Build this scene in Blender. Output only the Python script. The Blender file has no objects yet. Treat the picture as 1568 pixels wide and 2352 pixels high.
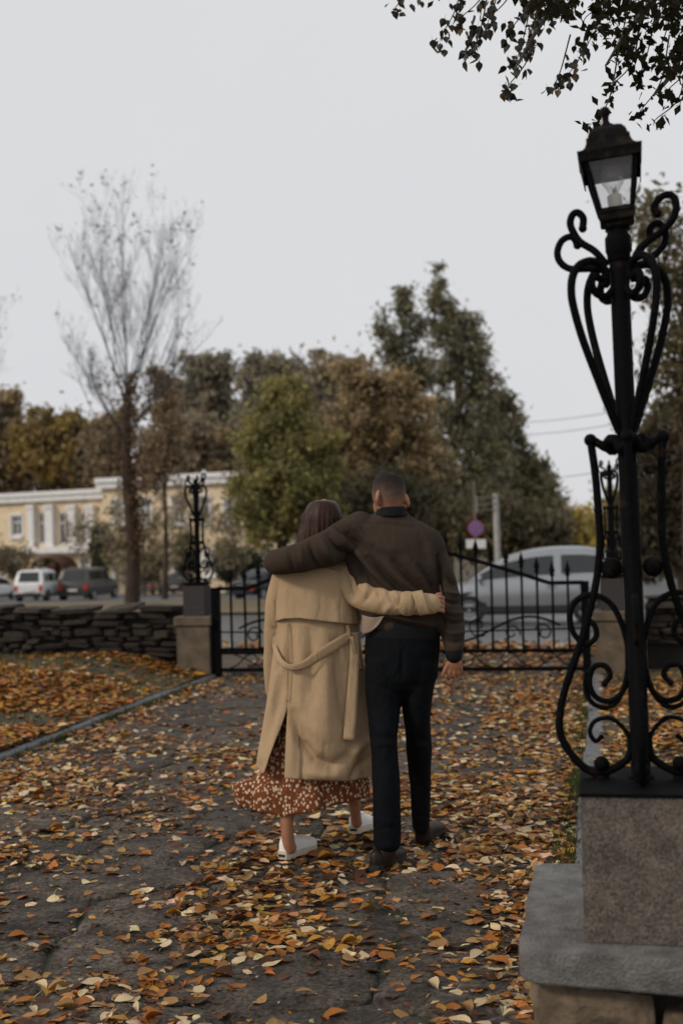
import bpy, bmesh, math, random
import numpy as np
from mathutils import Vector, Matrix

# ------------------------------------------------------------------ camera, sky, sun, exposure
sc = bpy.context.scene
FOC, CX, CY, CAMH = 2940.0, 784.0, 1176.0, 1.55          # focal length and centre for a 1568 x 2352 frame
YAW, PITCH, ROLL = math.radians(11.65), math.radians(0.955), math.radians(1.5)
_f = np.array([-math.sin(YAW)*math.cos(PITCH), math.cos(YAW)*math.cos(PITCH), math.sin(PITCH)])
_r0 = np.array([math.cos(YAW), math.sin(YAW), 0.0]); _u0 = np.cross(_r0, _f)
_r = _r0*math.cos(ROLL) - _u0*math.sin(ROLL)
_u = _u0*math.cos(ROLL) + _r0*math.sin(ROLL)
CAMP = np.array([0.0, 0.0, CAMH])

cam_data = bpy.data.cameras.new('camera'); cam = bpy.data.objects.new('camera', cam_data)
sc.collection.objects.link(cam); sc.camera = cam
cam.matrix_world = Matrix(((_r[0], _u[0], -_f[0], CAMP[0]), (_r[1], _u[1], -_f[1], CAMP[1]), (_r[2], _u[2], -_f[2], CAMP[2]), (0, 0, 0, 1)))
cam_data.sensor_fit = 'VERTICAL'; cam_data.sensor_height = 36.0; cam_data.lens = FOC/2352*36
cam_data.clip_start = 0.1; cam_data.clip_end = 3000
cam_data.dof.use_dof = True; cam_data.dof.focus_distance = 4.9; cam_data.dof.aperture_fstop = 2.5

SUN_EL, SUN_AZ = math.radians(32), math.radians(232)      # azimuth measured from +Y clockwise: low on the left, a little behind the camera
world = bpy.data.worlds.new('World'); sc.world = world; world.use_nodes = True
wn = world.node_tree; wn.nodes.clear()
sky = wn.nodes.new('ShaderNodeTexSky'); sky.sky_type = 'NISHITA'; sky.sun_disc = False
sky.sun_elevation = SUN_EL; sky.sun_rotation = SUN_AZ; sky.dust_density = 4; sky.air_density = 1.2
hs = wn.nodes.new('ShaderNodeHueSaturation'); hs.inputs['Saturation'].default_value = 0.25
mx = wn.nodes.new('ShaderNodeMix'); mx.data_type = 'RGBA'; mx.inputs[0].default_value = 0.93
mx.inputs[7].default_value = (7.55, 7.58, 7.72, 1)         # even cloud cover
bgn = wn.nodes.new('ShaderNodeBackground'); bgn.inputs[1].default_value = 0.1
wo = wn.nodes.new('ShaderNodeOutputWorld')
wtc = wn.nodes.new('ShaderNodeTexCoord'); wnz = wn.nodes.new('ShaderNodeTexNoise'); wnz.inputs['Scale'].default_value = 1.7; wnz.inputs['Detail'].default_value = 5     # faint cloud tone
wrp = wn.nodes.new('ShaderNodeValToRGB'); wrp.color_ramp.elements[0].position = .3; wrp.color_ramp.elements[1].position = .7
wrp.color_ramp.elements[0].color = (.93, .937, .955, 1); wrp.color_ramp.elements[1].color = (1.0, 1.0, 1.0, 1)
wml = wn.nodes.new('ShaderNodeMix'); wml.data_type = 'RGBA'; wml.blend_type = 'MULTIPLY'; wml.inputs[0].default_value = 1
wn.links.new(wtc.outputs['Generated'], wnz.inputs['Vector']); wn.links.new(wnz.outputs['Fac'], wrp.inputs[0]); wn.links.new(wrp.outputs[0], wml.inputs[7])
wn.links.new(sky.outputs[0], hs.inputs['Color']); wn.links.new(hs.outputs[0], mx.inputs[6])
wn.links.new(mx.outputs[2], wml.inputs[6]); wn.links.new(wml.outputs[2], bgn.inputs[0]); wn.links.new(bgn.outputs[0], wo.inputs[0])

sun_d = bpy.data.lights.new('sun', 'SUN'); sun_d.energy = 1.5; sun_d.angle = math.radians(10); sun_d.color = (1.0, 0.86, 0.70)
sun = bpy.data.objects.new('sun', sun_d); sc.collection.objects.link(sun)
_sd = Vector((math.sin(SUN_AZ)*math.cos(SUN_EL), math.cos(SUN_AZ)*math.cos(SUN_EL), math.sin(SUN_EL)))
sun.rotation_euler = _sd.to_track_quat('Z', 'Y').to_euler(); sun.location = (0, 0, 30)
vs = sc.view_settings; vs.view_transform = 'Standard'; vs.look = 'None'; vs.exposure = 0.0; vs.gamma = 1.0; vs.use_curve_mapping = False
sc.cycles.use_denoising = True; sc.cycles.max_bounces = 6; sc.cycles.transparent_max_bounces = 12
sc.cycles.sample_clamp_indirect = 4.0

# ------------------------------------------------------------------ helpers
rng = np.random.default_rng(7); random.seed(7)
COL = sc.collection.objects
def P(x, y, d):                                            # frame point (1568 x 2352) at depth d -> world
    return CAMP + d*(_f + _r*((x-CX)/FOC) - _u*((y-CY)/FOC))
def G(x, y, z=0.0):                                        # frame point on the level z -> world
    dr = _f + _r*((x-CX)/FOC) - _u*((y-CY)/FOC)
    return CAMP + dr*((z-CAMH)/dr[2])
def proj(v):
    q = np.asarray(v) - CAMP; z = q@_f
    return CX + FOC*(q@_r)/z, CY - FOC*(q@_u)/z, z
def zt(X, Y):                                              # terrain: level garden, then a gentle fall beyond the gate
    Y = np.asarray(Y, float)
    return -0.035*np.clip(Y-17.0, 0, 95.0)
def sstep(a, b, x):
    t = np.clip((np.asarray(x, float)-a)/(b-a), 0, 1); return t*t*(3-2*t)
def wob(p, k, seed=0, n=5):                                # smooth pseudo noise, vectorised, about -1..1
    g = np.random.default_rng(seed); p = np.asarray(p, float); s = 0
    for i in range(n):
        dvec = g.normal(size=p.shape[-1]); dvec /= np.linalg.norm(dvec)
        s = s + np.sin(p@(dvec*k*g.uniform(.6, 1.7)) + g.uniform(0, 6.28))
    return s/math.sqrt(n)*.8

class MB:
    def __init__(s): s.v = []; s.f = []; s.n = 0
    def add(s, V, Fc):
        V = np.asarray(V, float).reshape(-1, 3); s.v.append(V)
        s.f += [tuple(int(i)+s.n for i in q) for q in Fc]; s.n += len(V); return s
    def box(s, lo, hi, M=None):
        x0, y0, z0 = lo; x1, y1, z1 = hi
        V = np.array([(x0,y0,z0),(x1,y0,z0),(x1,y1,z0),(x0,y1,z0),(x0,y0,z1),(x1,y0,z1),(x1,y1,z1),(x0,y1,z1)], float)
        if M is not None: V = V@np.asarray(M)[:3,:3].T + np.asarray(M)[:3,3]
        return s.add(V, [(0,3,2,1),(4,5,6,7),(0,1,5,4),(1,2,6,5),(2,3,7,6),(3,0,4,7)])
    def rings(s, R, cap0=True, cap1=True, closed=True):
        R = np.asarray(R, float); m, n, _ = R.shape; Fc = []
        for i in range(m-1):
            for j in range(n if closed else n-1):
                k = (j+1) % n; Fc.append((i*n+j, i*n+k, (i+1)*n+k, (i+1)*n+j))
        if cap0: Fc.append(tuple(range(n-1, -1, -1)))
        if cap1: Fc.append(tuple((m-1)*n+j for j in range(n)))
        return s.add(R.reshape(-1, 3), Fc)
    def tube(s, pts, rad, n=8, cap=True):
        pts = np.asarray(pts, float); m = len(pts)
        rad = np.full(m, rad) if np.isscalar(rad) else np.asarray(rad, float)
        T = np.gradient(pts, axis=0); T /= np.linalg.norm(T, axis=1)[:, None]+1e-9
        a = np.array([0, 0, 1.]) if abs(T[0][2]) < .9 else np.array([1., 0, 0])
        N = np.cross(T[0], a); N /= np.linalg.norm(N); out = []
        th = np.arange(n)*2*math.pi/n
        for i in range(m):
            N = N - T[i]*(N@T[i]); N /= np.linalg.norm(N)+1e-9; B = np.cross(T[i], N)
            out.append(pts[i] + rad[i]*(np.cos(th)[:,None]*N + np.sin(th)[:,None]*B))
        return s.rings(out, cap, cap)
    def lathe(s, prof, n=16, c=(0,0,0), M=None):
        th = np.arange(n)*2*math.pi/n
        R = [np.stack([r*np.cos(th), r*np.sin(th), np.full(n, z)], 1) for r, z in prof]
        R = np.array(R)
        if M is not None: R = R@np.asarray(M)[:3,:3].T + np.asarray(M)[:3,3]
        return s.rings(R + np.array(c))
    def ball(s, c, r, n=14, sc_=(1,1,1)):
        k = 9; pr = [(math.sin(math.pi*i/(k-1))*r*.999+1e-4, -math.cos(math.pi*i/(k-1))*r) for i in range(k)]
        th = np.arange(n)*2*math.pi/n
        R = np.array([np.stack([a*np.cos(th), a*np.sin(th), np.full(n, z)], 1) for a, z in pr])*np.array(sc_)
        return s.rings(R + np.array(c))
    def V(s): return np.concatenate(s.v) if s.v else np.zeros((0, 3))
    def build(s, name, mat, parent=None, origin=None, smooth=True, angle=40):
        return mesh_obj(name, s.V(), s.f, mat, parent, origin, smooth, angle)

ORIG = {}
def mesh_data(name, V, Fc, smooth=True):
    me = bpy.data.meshes.new(name)
    V = np.asarray(V, float)
    if isinstance(Fc, np.ndarray):
        k = Fc.shape[1]; me.vertices.add(len(V)); me.vertices.foreach_set('co', V.astype(np.float32).ravel())
        me.loops.add(Fc.size); me.loops.foreach_set('vertex_index', Fc.astype(np.int32).ravel())
        me.polygons.add(len(Fc)); me.polygons.foreach_set('loop_start', np.arange(0, Fc.size, k, dtype=np.int32))
        me.update(calc_edges=True); me.validate()
    else:
        me.from_pydata(V.tolist(), [], Fc); me.update()
    if smooth and len(me.polygons): me.polygons.foreach_set('use_smooth', [True]*len(me.polygons))
    return me
def link(name, me, mat, parent=None, loc=(0,0,0)):
    if mat is not None and len(me.materials) == 0: me.materials.append(mat)
    o = bpy.data.objects.new(name, me); COL.link(o); o.location = loc
    if parent is not None: o.parent = parent
    return o
def mesh_obj(name, V, Fc, mat, parent=None, origin=None, smooth=True, angle=40):
    """Vertices are world coordinates; a part takes its thing's origin, a top-level mesh the given one."""
    V = np.asarray(V, float)
    org = ORIG.get(parent.name, np.zeros(3)) if parent is not None else np.asarray(origin if origin is not None else (0,0,0), float)
    me = mesh_data(name, V-org, Fc, smooth)
    if smooth and angle < 180:
        me.set_sharp_from_angle(angle=math.radians(angle))
    o = link(name, me, mat, parent, (0,0,0) if parent is not None else org)
    ORIG[o.name] = org
    return o
def tag(o, label=None, cat=None, group=None, kind=None):
    if label: o['label'] = label
    if cat: o['category'] = cat
    if group: o['group'] = group
    if kind: o['kind'] = kind
    return o
def thing(name, label, cat, loc=(0,0,0), group=None, local=False):
    o = bpy.data.objects.new(name, None); COL.link(o); o.location = loc; o.empty_display_size = .2
    ORIG[o.name] = np.zeros(3) if local else np.asarray(loc, float)
    return tag(o, label, cat, group)
def catmull(pts, sub=6):
    p = np.asarray(pts, float); q = np.vstack([2*p[0]-p[1], p, 2*p[-1]-p[-2]]); out = []
    for i in range(1, len(q)-2):
        for k in range(sub):
            t = k/sub; a, b, c, d = q[i-1], q[i], q[i+1], q[i+2]
            out.append(.5*((2*b)+(-a+c)*t+(2*a-5*b+4*c-d)*t*t+(-a+3*b-3*c+d)*t**3))
    out.append(p[-1]); return np.array(out)

# ------------------------------------------------------------------ procedural materials
def mat(name, col, rough=.8, var=.25, scale=6, bump=0., bscale=40, col2=None, metal=0., objrand=0., spec=.5, attr=False, trans=0., detail=6, thr=None, grit=0., gscale=120):
    m = bpy.data.materials.new(name); m.use_nodes = True; nt = m.node_tree; N = nt.nodes; L = nt.links
    b = N['Principled BSDF']; b.inputs['Roughness'].default_value = rough; b.inputs['Metallic'].default_value = metal
    b.inputs['Specular IOR Level'].default_value = spec
    tc = N.new('ShaderNodeTexCoord'); nz = N.new('ShaderNodeTexNoise'); nz.inputs['Scale'].default_value = scale; nz.inputs['Detail'].default_value = detail
    L.new(tc.outputs['Object'], nz.inputs['Vector'])
    rp = N.new('ShaderNodeValToRGB'); L.new(nz.outputs['Fac'], rp.inputs[0])
    c = np.array(col[:3]); d = np.array(col2[:3]) if col2 is not None else None
    lo = c*(1-var) if d is None else c; hi = c*(1+var) if d is None else d
    rp.color_ramp.elements[0].position = .3 if thr is None else thr[0]; rp.color_ramp.elements[1].position = .7 if thr is None else thr[1]
    rp.color_ramp.elements[0].color = (*lo, 1); rp.color_ramp.elements[1].color = (*hi, 1)
    out = rp.outputs[0]
    if grit:
        gz = N.new('ShaderNodeTexNoise'); gz.inputs['Scale'].default_value = gscale; gz.inputs['Detail'].default_value = 3; L.new(tc.outputs['Object'], gz.inputs['Vector'])
        gm = N.new('ShaderNodeMapRange'); gm.inputs[1].default_value = .32; gm.inputs[2].default_value = .68; gm.inputs[3].default_value = 1-grit; gm.inputs[4].default_value = 1+grit; L.new(gz.outputs['Fac'], gm.inputs[0])
        gv = N.new('ShaderNodeMix'); gv.data_type = 'RGBA'; gv.blend_type = 'MULTIPLY'; gv.inputs[0].default_value = 1; L.new(out, gv.inputs[6]); L.new(gm.outputs[0], gv.inputs[7]); out = gv.outputs[2]
    if attr:
        at = N.new('ShaderNodeAttribute'); at.attribute_name = 'col'
        mm = N.new('ShaderNodeMix'); mm.data_type = 'RGBA'; mm.blend_type = 'MULTIPLY'; mm.inputs[0].default_value = 1
        L.new(out, mm.inputs[6]); L.new(at.outputs['Color'], mm.inputs[7]); out = mm.outputs[2]
    if objrand:
        oi = N.new('ShaderNodeObjectInfo'); h = N.new('ShaderNodeHueSaturation'); mr = N.new('ShaderNodeMapRange')
        mr.inputs[3].default_value = 1-objrand; mr.inputs[4].default_value = 1+objrand
        L.new(oi.outputs['Random'], mr.inputs[0]); L.new(mr.outputs[0], h.inputs['Value']); L.new(out, h.inputs['Color']); out = h.outputs[0]
    L.new(out, b.inputs['Base Color'])
    if bump:
        n2 = N.new('ShaderNodeTexNoise'); n2.inputs['Scale'].default_value = bscale; n2.inputs['Detail'].default_value = 5
        L.new(tc.outputs['Object'], n2.inputs['Vector'])
        bp = N.new('ShaderNodeBump'); bp.inputs['Strength'].default_value = bump; bp.inputs['Distance'].default_value = .02
        L.new(n2.outputs['Fac'], bp.inputs['Height']); L.new(bp.outputs[0], b.inputs['Normal'])
    if trans:
        tl = N.new('ShaderNodeBsdfTranslucent'); L.new(out, tl.inputs[0]); ms = N.new('ShaderNodeMixShader'); ms.inputs[0].default_value = trans
        L.new(b.outputs[0], ms.inputs[1]); L.new(tl.outputs[0], ms.inputs[2])
        L.new(ms.outputs[0], N['Material Output'].inputs['Surface'])
    return m
def fabric(name, col, weave=900, rough=.9, var=.10, bump=.25, spec=.2, scale=5, grit=.10):
    m = mat(name, col, rough, var, scale, spec=spec, grit=grit, gscale=260); nt = m.node_tree; N = nt.nodes; L = nt.links
    tc = N.new('ShaderNodeTexCoord'); n2 = N.new('ShaderNodeTexNoise'); n2.inputs['Scale'].default_value = weave*.35; n2.inputs['Detail'].default_value = 3
    n3 = N.new('ShaderNodeTexNoise'); n3.inputs['Scale'].default_value = 38; n3.inputs['Detail'].default_value = 4
    L.new(tc.outputs['Object'], n2.inputs['Vector']); L.new(tc.outputs['Object'], n3.inputs['Vector'])
    ad = N.new('ShaderNodeMath'); ad.operation = 'MULTIPLY_ADD'; ad.inputs[1].default_value = .35
    L.new(n2.outputs['Fac'], ad.inputs[0]); L.new(n3.outputs['Fac'], ad.inputs[2])
    bp = N.new('ShaderNodeBump'); bp.inputs['Strength'].default_value = bump; bp.inputs['Distance'].default_value = .01
    L.new(ad.outputs[0], bp.inputs['Height']); L.new(bp.outputs[0], N['Principled BSDF'].inputs['Normal'])
    N['Principled BSDF'].inputs['Sheen Weight'].default_value = .0
    return m
def glassy(name, col, rough=.05, alpha=1., spec=.5):
    m = bpy.data.materials.new(name); m.use_nodes = True; b = m.node_tree.nodes['Principled BSDF']
    b.inputs['Base Color'].default_value = (*col, 1); b.inputs['Roughness'].default_value = rough; b.inputs['Alpha'].default_value = alpha
    b.inputs['Specular IOR Level'].default_value = spec
    tc = m.node_tree.nodes.new('ShaderNodeTexCoord'); nz = m.node_tree.nodes.new('ShaderNodeTexNoise'); nz.inputs['Scale'].default_value = 3
    mr = m.node_tree.nodes.new('ShaderNodeMapRange'); mr.inputs[3].default_value = rough*.6; mr.inputs[4].default_value = rough*1.6+.02
    m.node_tree.links.new(tc.outputs['Object'], nz.inputs['Vector']); m.node_tree.links.new(nz.outputs['Fac'], mr.inputs[0]); m.node_tree.links.new(mr.outputs[0], b.inputs['Roughness'])
    return m

M = {}
M['flag'] = mat('flagstone', (.026,.021,.017), .9, col2=(.105,.085,.067), scale=7, bump=1.0, bscale=26, objrand=.28, detail=12, grit=.6, gscale=55, spec=.3)
M['joint'] = mat('joint_soil', (.018,.017,.012), .95, col2=(.035,.042,.018), scale=5, bump=.8, bscale=60)
M['soil'] = mat('ground_soil', (.05,.038,.024), .95, col2=(.09,.07,.035), scale=1.5, bump=.6, bscale=30)
M['verge'] = mat('verge_earth', (.16,.11,.06), .95, col2=(.12,.10,.045), scale=.8)
M['lawn'] = mat('lawn_soil', (.03,.03,.014), .95, col2=(.075,.055,.022), scale=4, bump=.7, bscale=45)
M['kerb'] = mat('kerb_granite', (.115,.12,.127), .8, .3, 14, bump=.35, bscale=90, objrand=.12)
M['asphalt'] = mat('wet_asphalt', (.065,.068,.072), .30, .3, 2.0, bump=.1, bscale=60, spec=.7)
M['asphalt_dry'] = mat('parking_asphalt', (.085,.084,.083), .7, .25, .8)
M['iron'] = mat('black_iron', (.0035,.0037,.0042), .65, .5, 22, col2=(.022,.013,.008), thr=(.60,.82), bump=.35, bscale=120, spec=.04)
M['iron_roof'] = mat('weathered_iron', (.007,.006,.0055), .7, col2=(.028,.02,.014), scale=26, bump=.4, bscale=140, thr=(.5,.75), spec=.06)
M['granite'] = mat('granite_block', (.035,.029,.025), .8, col2=(.16,.13,.105), scale=170, bump=.3, bscale=110, detail=4, grit=.3, gscale=14)
M['slab'] = mat('granite_slab', (.078,.075,.070), .75, col2=(.18,.175,.165), scale=16, bump=.6, bscale=150, detail=10, grit=.22, gscale=150)
M['rubble'] = mat('rubble_stone', (.055,.040,.027), .92, col2=(.19,.14,.09), scale=13, bump=1.0, bscale=26, objrand=.12)
M['wallstone'] = mat('wall_stone', (.014,.0105,.0085), .95, col2=(.058,.042,.030), scale=7, bump=.9, bscale=30, objrand=.4)
M['wallcore'] = mat('wall_core', (.015,.012,.01), .95, .3, 6)
M['pillar'] = mat('pillar_stone', (.065,.048,.032), .9, col2=(.15,.112,.074), scale=6, bump=.5, bscale=45)
M['pillar_dark'] = mat('pillar_granite', (.032,.029,.029), .85, .35, 40)
M['bark'] = mat('bark', (.035,.028,.022), .95, col2=(.075,.06,.048), scale=9, bump=.8, bscale=30)
M['bark_far'] = mat('bark_pale', (.045,.044,.048), .95, .3, 3)
M['trunkb'] = mat('bark_brown', (.045,.03,.022), .95, .35, 2)
M['foliage'] = mat('foliage', (1.95,1.95,1.92), .8, .2, 1.2, attr=True, trans=.5, spec=.05)
M['litter'] = mat('leaf_litter', (1,1,1), .62, .28, 45, attr=True, trans=.10, spec=.3, bump=.3, bscale=90)
M['grass'] = mat('grass', (1,1,1), .8, .2, 9, attr=True, trans=.2, spec=.2)
M['white_paint'] = mat('white_plaster', (.72,.72,.72), .8, .08, 2)
M['cream'] = mat('cream_plaster', (.70,.57,.39), .9, .12, 1.2)
M['darkwin'] = glassy('window_glass', (.03,.033,.036), .06)
M['carglass'] = glassy('car_glass', (.012,.015,.016), .05, spec=.7)
M['tyre'] = mat('tyre_rubber', (.012,.012,.012), .85, .2, 20)
M['rim'] = mat('steel_rim', (.32,.33,.34), .4, .15, 12, metal=.8)
M['black_plastic'] = mat('black_plastic', (.014,.014,.015), .55, .2, 30)
M['tail_red'] = mat('red_lamp_lens', (.45,.02,.015), .2, .1, 20)
M['amber'] = mat('amber_lamp_lens', (.6,.2,.03), .2, .1, 20)
M['plate'] = mat('number_plate', (.65,.65,.63), .5, .06, 20)
M['concrete'] = mat('concrete', (.33,.32,.30), .9, .15, 8)
M['brownwood'] = mat('brown_wood', (.07,.032,.02), .8, .25, 5)
# ------------------------------------------------------------------ ground, road, path
def sheet(name, xs, ys, zf, m, kind='structure'):
    X, Y = np.meshgrid(xs, ys); Z = zf(X, Y); nx, ny = len(xs), len(ys)
    V = np.stack([X, Y, Z], -1).reshape(-1, 3)
    i, j = np.meshgrid(np.arange(nx-1), np.arange(ny-1)); a = (j*nx+i).ravel()
    o = mesh_obj(name, V, np.stack([a, a+1, a+1+nx, a+nx], 1), m, smooth=True, angle=180)
    o['kind'] = kind; return o
ysf = np.concatenate([np.linspace(-8, 40, 25), np.linspace(44, 150, 28), np.array([200, 300, 500, 900, 1600])])
xsf = np.concatenate([np.array([-900, -400, -200, -120]), np.linspace(-90, 60, 31), np.array([90, 150, 300, 700])])
sheet('ground', xsf, ysf, lambda X, Y: zt(X, Y)-.06, M['soil'])
KL, KR = -4.22, -.19                                       # inner edges of the two kerbs
sheet('path', np.linspace(KL-.02, KR+.02, 12), np.linspace(2.2, 16.6, 30), lambda X, Y: -.014+.004*np.sin(X*5)*np.sin(Y*4), M['joint'])
path_obj = bpy.data.objects['path']
def zl(X, Y): return .045 + .23*sstep(7.5, 13.4, Y)*sstep(-4.3, -5.6, X) + .02*np.sin(np.asarray(X)*1.7+np.asarray(Y)*1.1)*sstep(-4.4, -5, X)
def zr(X, Y): return .035 + .38*sstep(8.0, 13.4, Y)*sstep(.5, 1.6, X)
sheet('lawn', np.linspace(-14, KL-.09, 30), np.linspace(3, 13.75, 40), zl, M['lawn'])
sheet('lawn', np.linspace(KR+.13, 7, 24), np.linspace(2.5, 13.9, 40), zr, M['lawn'])
sheet('road', np.linspace(-70, 45, 24), np.linspace(17.2, 33, 20), lambda X, Y: zt(X, Y)+.004, M['asphalt'])
sheet('verge', np.linspace(-70, -2.2, 20), np.linspace(33.2, 54, 12), lambda X, Y: zt(X, Y)+.06, M['verge'])
sheet('parking_lot', np.linspace(-70, -6, 20), np.linspace(54.2, 98, 20), lambda X, Y: zt(X, Y)+.004, M['asphalt_dry'])
sheet('side_street', np.linspace(-1.6, 6.5, 8), np.linspace(33.1, 190, 40), lambda X, Y: zt(X, Y)+.004, M['asphalt_dry'])
sheet('pavement', np.linspace(7.4, 40, 10), np.linspace(33.3, 120, 30), lambda X, Y: zt(X, Y)+.12, M['verge'])

def clip_poly(poly, n, c):
    out = []
    for i in range(len(poly)):
        a, b = poly[i], poly[(i+1) % len(poly)]; da, db = a@n-c, b@n-c
        if da <= 0: out.append(a)
        if da*db < 0: out.append(a+(b-a)*(da/(da-db)))
    return out
def flagstones():
    g = np.random.default_rng(3); pts = []; y = 2.5; row = 0
    while y < 16.7:
        h = g.uniform(.45, .72); x = KL-.3+g.uniform(0, .4)
        while x < KR+.4:
            w = g.uniform(.5, .95); pts.append((x+w/2+g.uniform(-.05, .05), y+h/2+g.uniform(-.12, .12))); x += w
        y += h; row += 1
    pts = np.array(pts)
    for k, p in enumerate(pts):
        if not (KL-.1 < p[0] < KR+.1): continue
        poly = [np.array(q) for q in ((KL+.01, 2.3), (KR-.01, 2.3), (KR-.01, 16.5), (KL+.01, 16.5))]
        d = np.linalg.norm(pts-p, axis=1)
        for j in np.argsort(d)[1:16]:
            nrm = pts[j]-p; poly = clip_poly(poly, nrm, (pts[j]+p)@nrm/2)
            if len(poly) < 3: break
        if len(poly) < 3: continue
        poly = np.array(poly); c = poly.mean(0); fine = []
        for i in range(len(poly)):
            a, b = poly[i], poly[(i+1) % len(poly)]; L = np.linalg.norm(b-a); m = max(1, int(L/.11))
            for q in range(m): fine.append(a+(b-a)*q/m + g.normal(size=2)*.011)
        fine = np.array(fine); rr = np.linalg.norm(fine-c, axis=1)[:, None]
        fine = c+(fine-c)*np.maximum(.5, (rr-.009)/rr); n = len(fine)
        z0 = g.uniform(-.008, .006); tx, ty = g.normal(size=2)*.008
        zz = lambda q: z0+(q[:, 0]-c[0])*tx+(q[:, 1]-c[1])*ty
        inn = c+(fine-c)*np.maximum(.5, (rr-.016)/rr); in2 = c+(fine-c)*.55
        R = [np.c_[fine, np.full(n, -.05)], np.c_[fine, zz(fine)-.013], np.c_[inn, zz(inn)+g.normal(size=n)*.0015], np.c_[in2, zz(in2)+.004+g.normal(size=n)*.003]]
        b = MB(); b.rings(R, False, True)
        mesh_obj('flagstone', b.V(), b.f, M['flag'], path_obj, smooth=True, angle=60)
flagstones()

def kerb_line(x0, x1, y0, y1, ztop, tilt):
    k = tag(thing('kerb', None, None, (x0, y0, 0)), kind='structure'); y = y0; g = np.random.default_rng(int(abs(x0)*100))
    while y < y1:
        L = g.uniform(.85, 1.15); b = MB(); dz = g.uniform(-.008, .008); dx = g.uniform(-.012, .012); e = .012
        prof = [(x0+dx, -.1), (x0+dx, ztop+dz-e), (x0+dx+e, ztop+dz), (x1+dx-e, ztop+dz+tilt), (x1+dx, ztop+dz+tilt-e), (x1+dx, -.1)]
        R = []
        for yy, s in ((y+.004, .985), (y+.012, 1), (y+L-.012, 1), (y+L-.004, .985)):
            cz = ztop*.5; cx = (x0+x1)/2
            R.append([(cx+(px-cx)*s, yy, cz+(pz-cz)*s) for px, pz in prof])
        b.rings(R); b.build('kerb_stone', M['kerb'], k, smooth=False); y += L
    return k
kerb_line(KL-.11, KL, 4.0, 13.3, .040, .004)
kerb_line(KR, KR+.13, 4.7, 13.3, .042, 0)

# ------------------------------------------------------------------ rubble garden walls and gate pillars
def stone_mesh(seed, n=4):
    g = np.random.default_rng(seed); bm = bmesh.new(); bmesh.ops.create_cube(bm, size=1)
    bmesh.ops.bevel(bm, geom=bm.edges[:], offset=.13, segments=1, affect='EDGES')
    for v in bm.verts: v.co += Vector(g.normal(size=3)*.045)
    me = bpy.data.meshes.new('stone'); bm.to_mesh(me); bm.free(); me.materials.append(M['wallstone']); return me
STONES = [stone_mesh(s) for s in range(12)]
def rubble_wall(x0, x1, y, zb, ztop, label, seed, thick=.4):
    g = np.random.default_rng(seed)
    t = thing('stone_wall', label, 'wall', (x0, y, 0))
    b = MB(); b.box((x0+.02, y+.11, -.1), (x1-.02, y+thick, ztop-.09)); b.build('core', M['wallcore'], t, smooth=False)
    z = zb-.08; n = 0
    while z < ztop-.02:
        h = g.uniform(.04, .085); h = min(h, ztop-z); x = x0+.02
        top = z+h > ztop-.05
        while x < x1-.05:
            w = g.uniform(.12, .40) if not top else g.uniform(.3, .6); w = min(w, x1-x)
            if not (g.random() < .05 and not top):
                o = bpy.data.objects.new('stone', STONES[g.integers(12)]); COL.link(o); o.parent = t
                dep = g.uniform(.2, .34) if not top else thick+.04
                o.scale = (w*g.uniform(.86, 1.02), dep, h*g.uniform(.8, 1.1))
                yy = y+dep/2-g.uniform(-.03, .03) if not top else y+thick/2-.02
                o.location = (x+w/2-x0, yy-y+.02, z+h/2+g.uniform(-.014, .014)); o.rotation_euler = (g.normal()*.05, g.normal()*.05, g.normal()*.05); n += 1
            x += w+.008
        z += h+.006
    return t
rubble_wall(-9.6, -4.66, 13.62, .25, .80, 'low dry stone wall of dark flat stones left of the gate', 11)
rubble_wall(.36, 3.6, 13.75, .38, .80, 'low dark stone wall behind the foreground lamp, right of the gate', 12)

def pillar(cx, cy, label, wide=.37, zl_=.68):
    t = thing('gate_pillar', label, 'pillar', (cx, cy, 0), 'stone pillars of the gate')
    def blk(nm, w, z0, z1, m, e=.015):
        b = MB(); h = w/2
        R = [[(cx-a, cy-a, z), (cx+a, cy-a, z), (cx+a, cy+a, z), (cx-a, cy+a, z)] for a, z in ((h, z0), (h, z1-e), (h-e, z1))]
        b.rings(R); return b.build(nm, m, t, smooth=False)
    blk('base', wide, -.12, zl_-.1, M['pillar']); blk('ledge', wide+.05, zl_-.095, zl_, M['pillar']); blk('block', wide*.66, zl_+.004, 1.02, M['pillar_dark']); blk('cap_plate', wide*.7, 1.024, 1.05, M['iron'], .005)
    return t
PLX, PRX, PY = -4.47, .02, 13.62
pillar(PLX, PY, 'weathered stone gate pillar at the left end of the gate')
pillar(PRX+.02, PY, 'weathered stone gate pillar partly hidden behind the foreground lamp')

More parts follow.
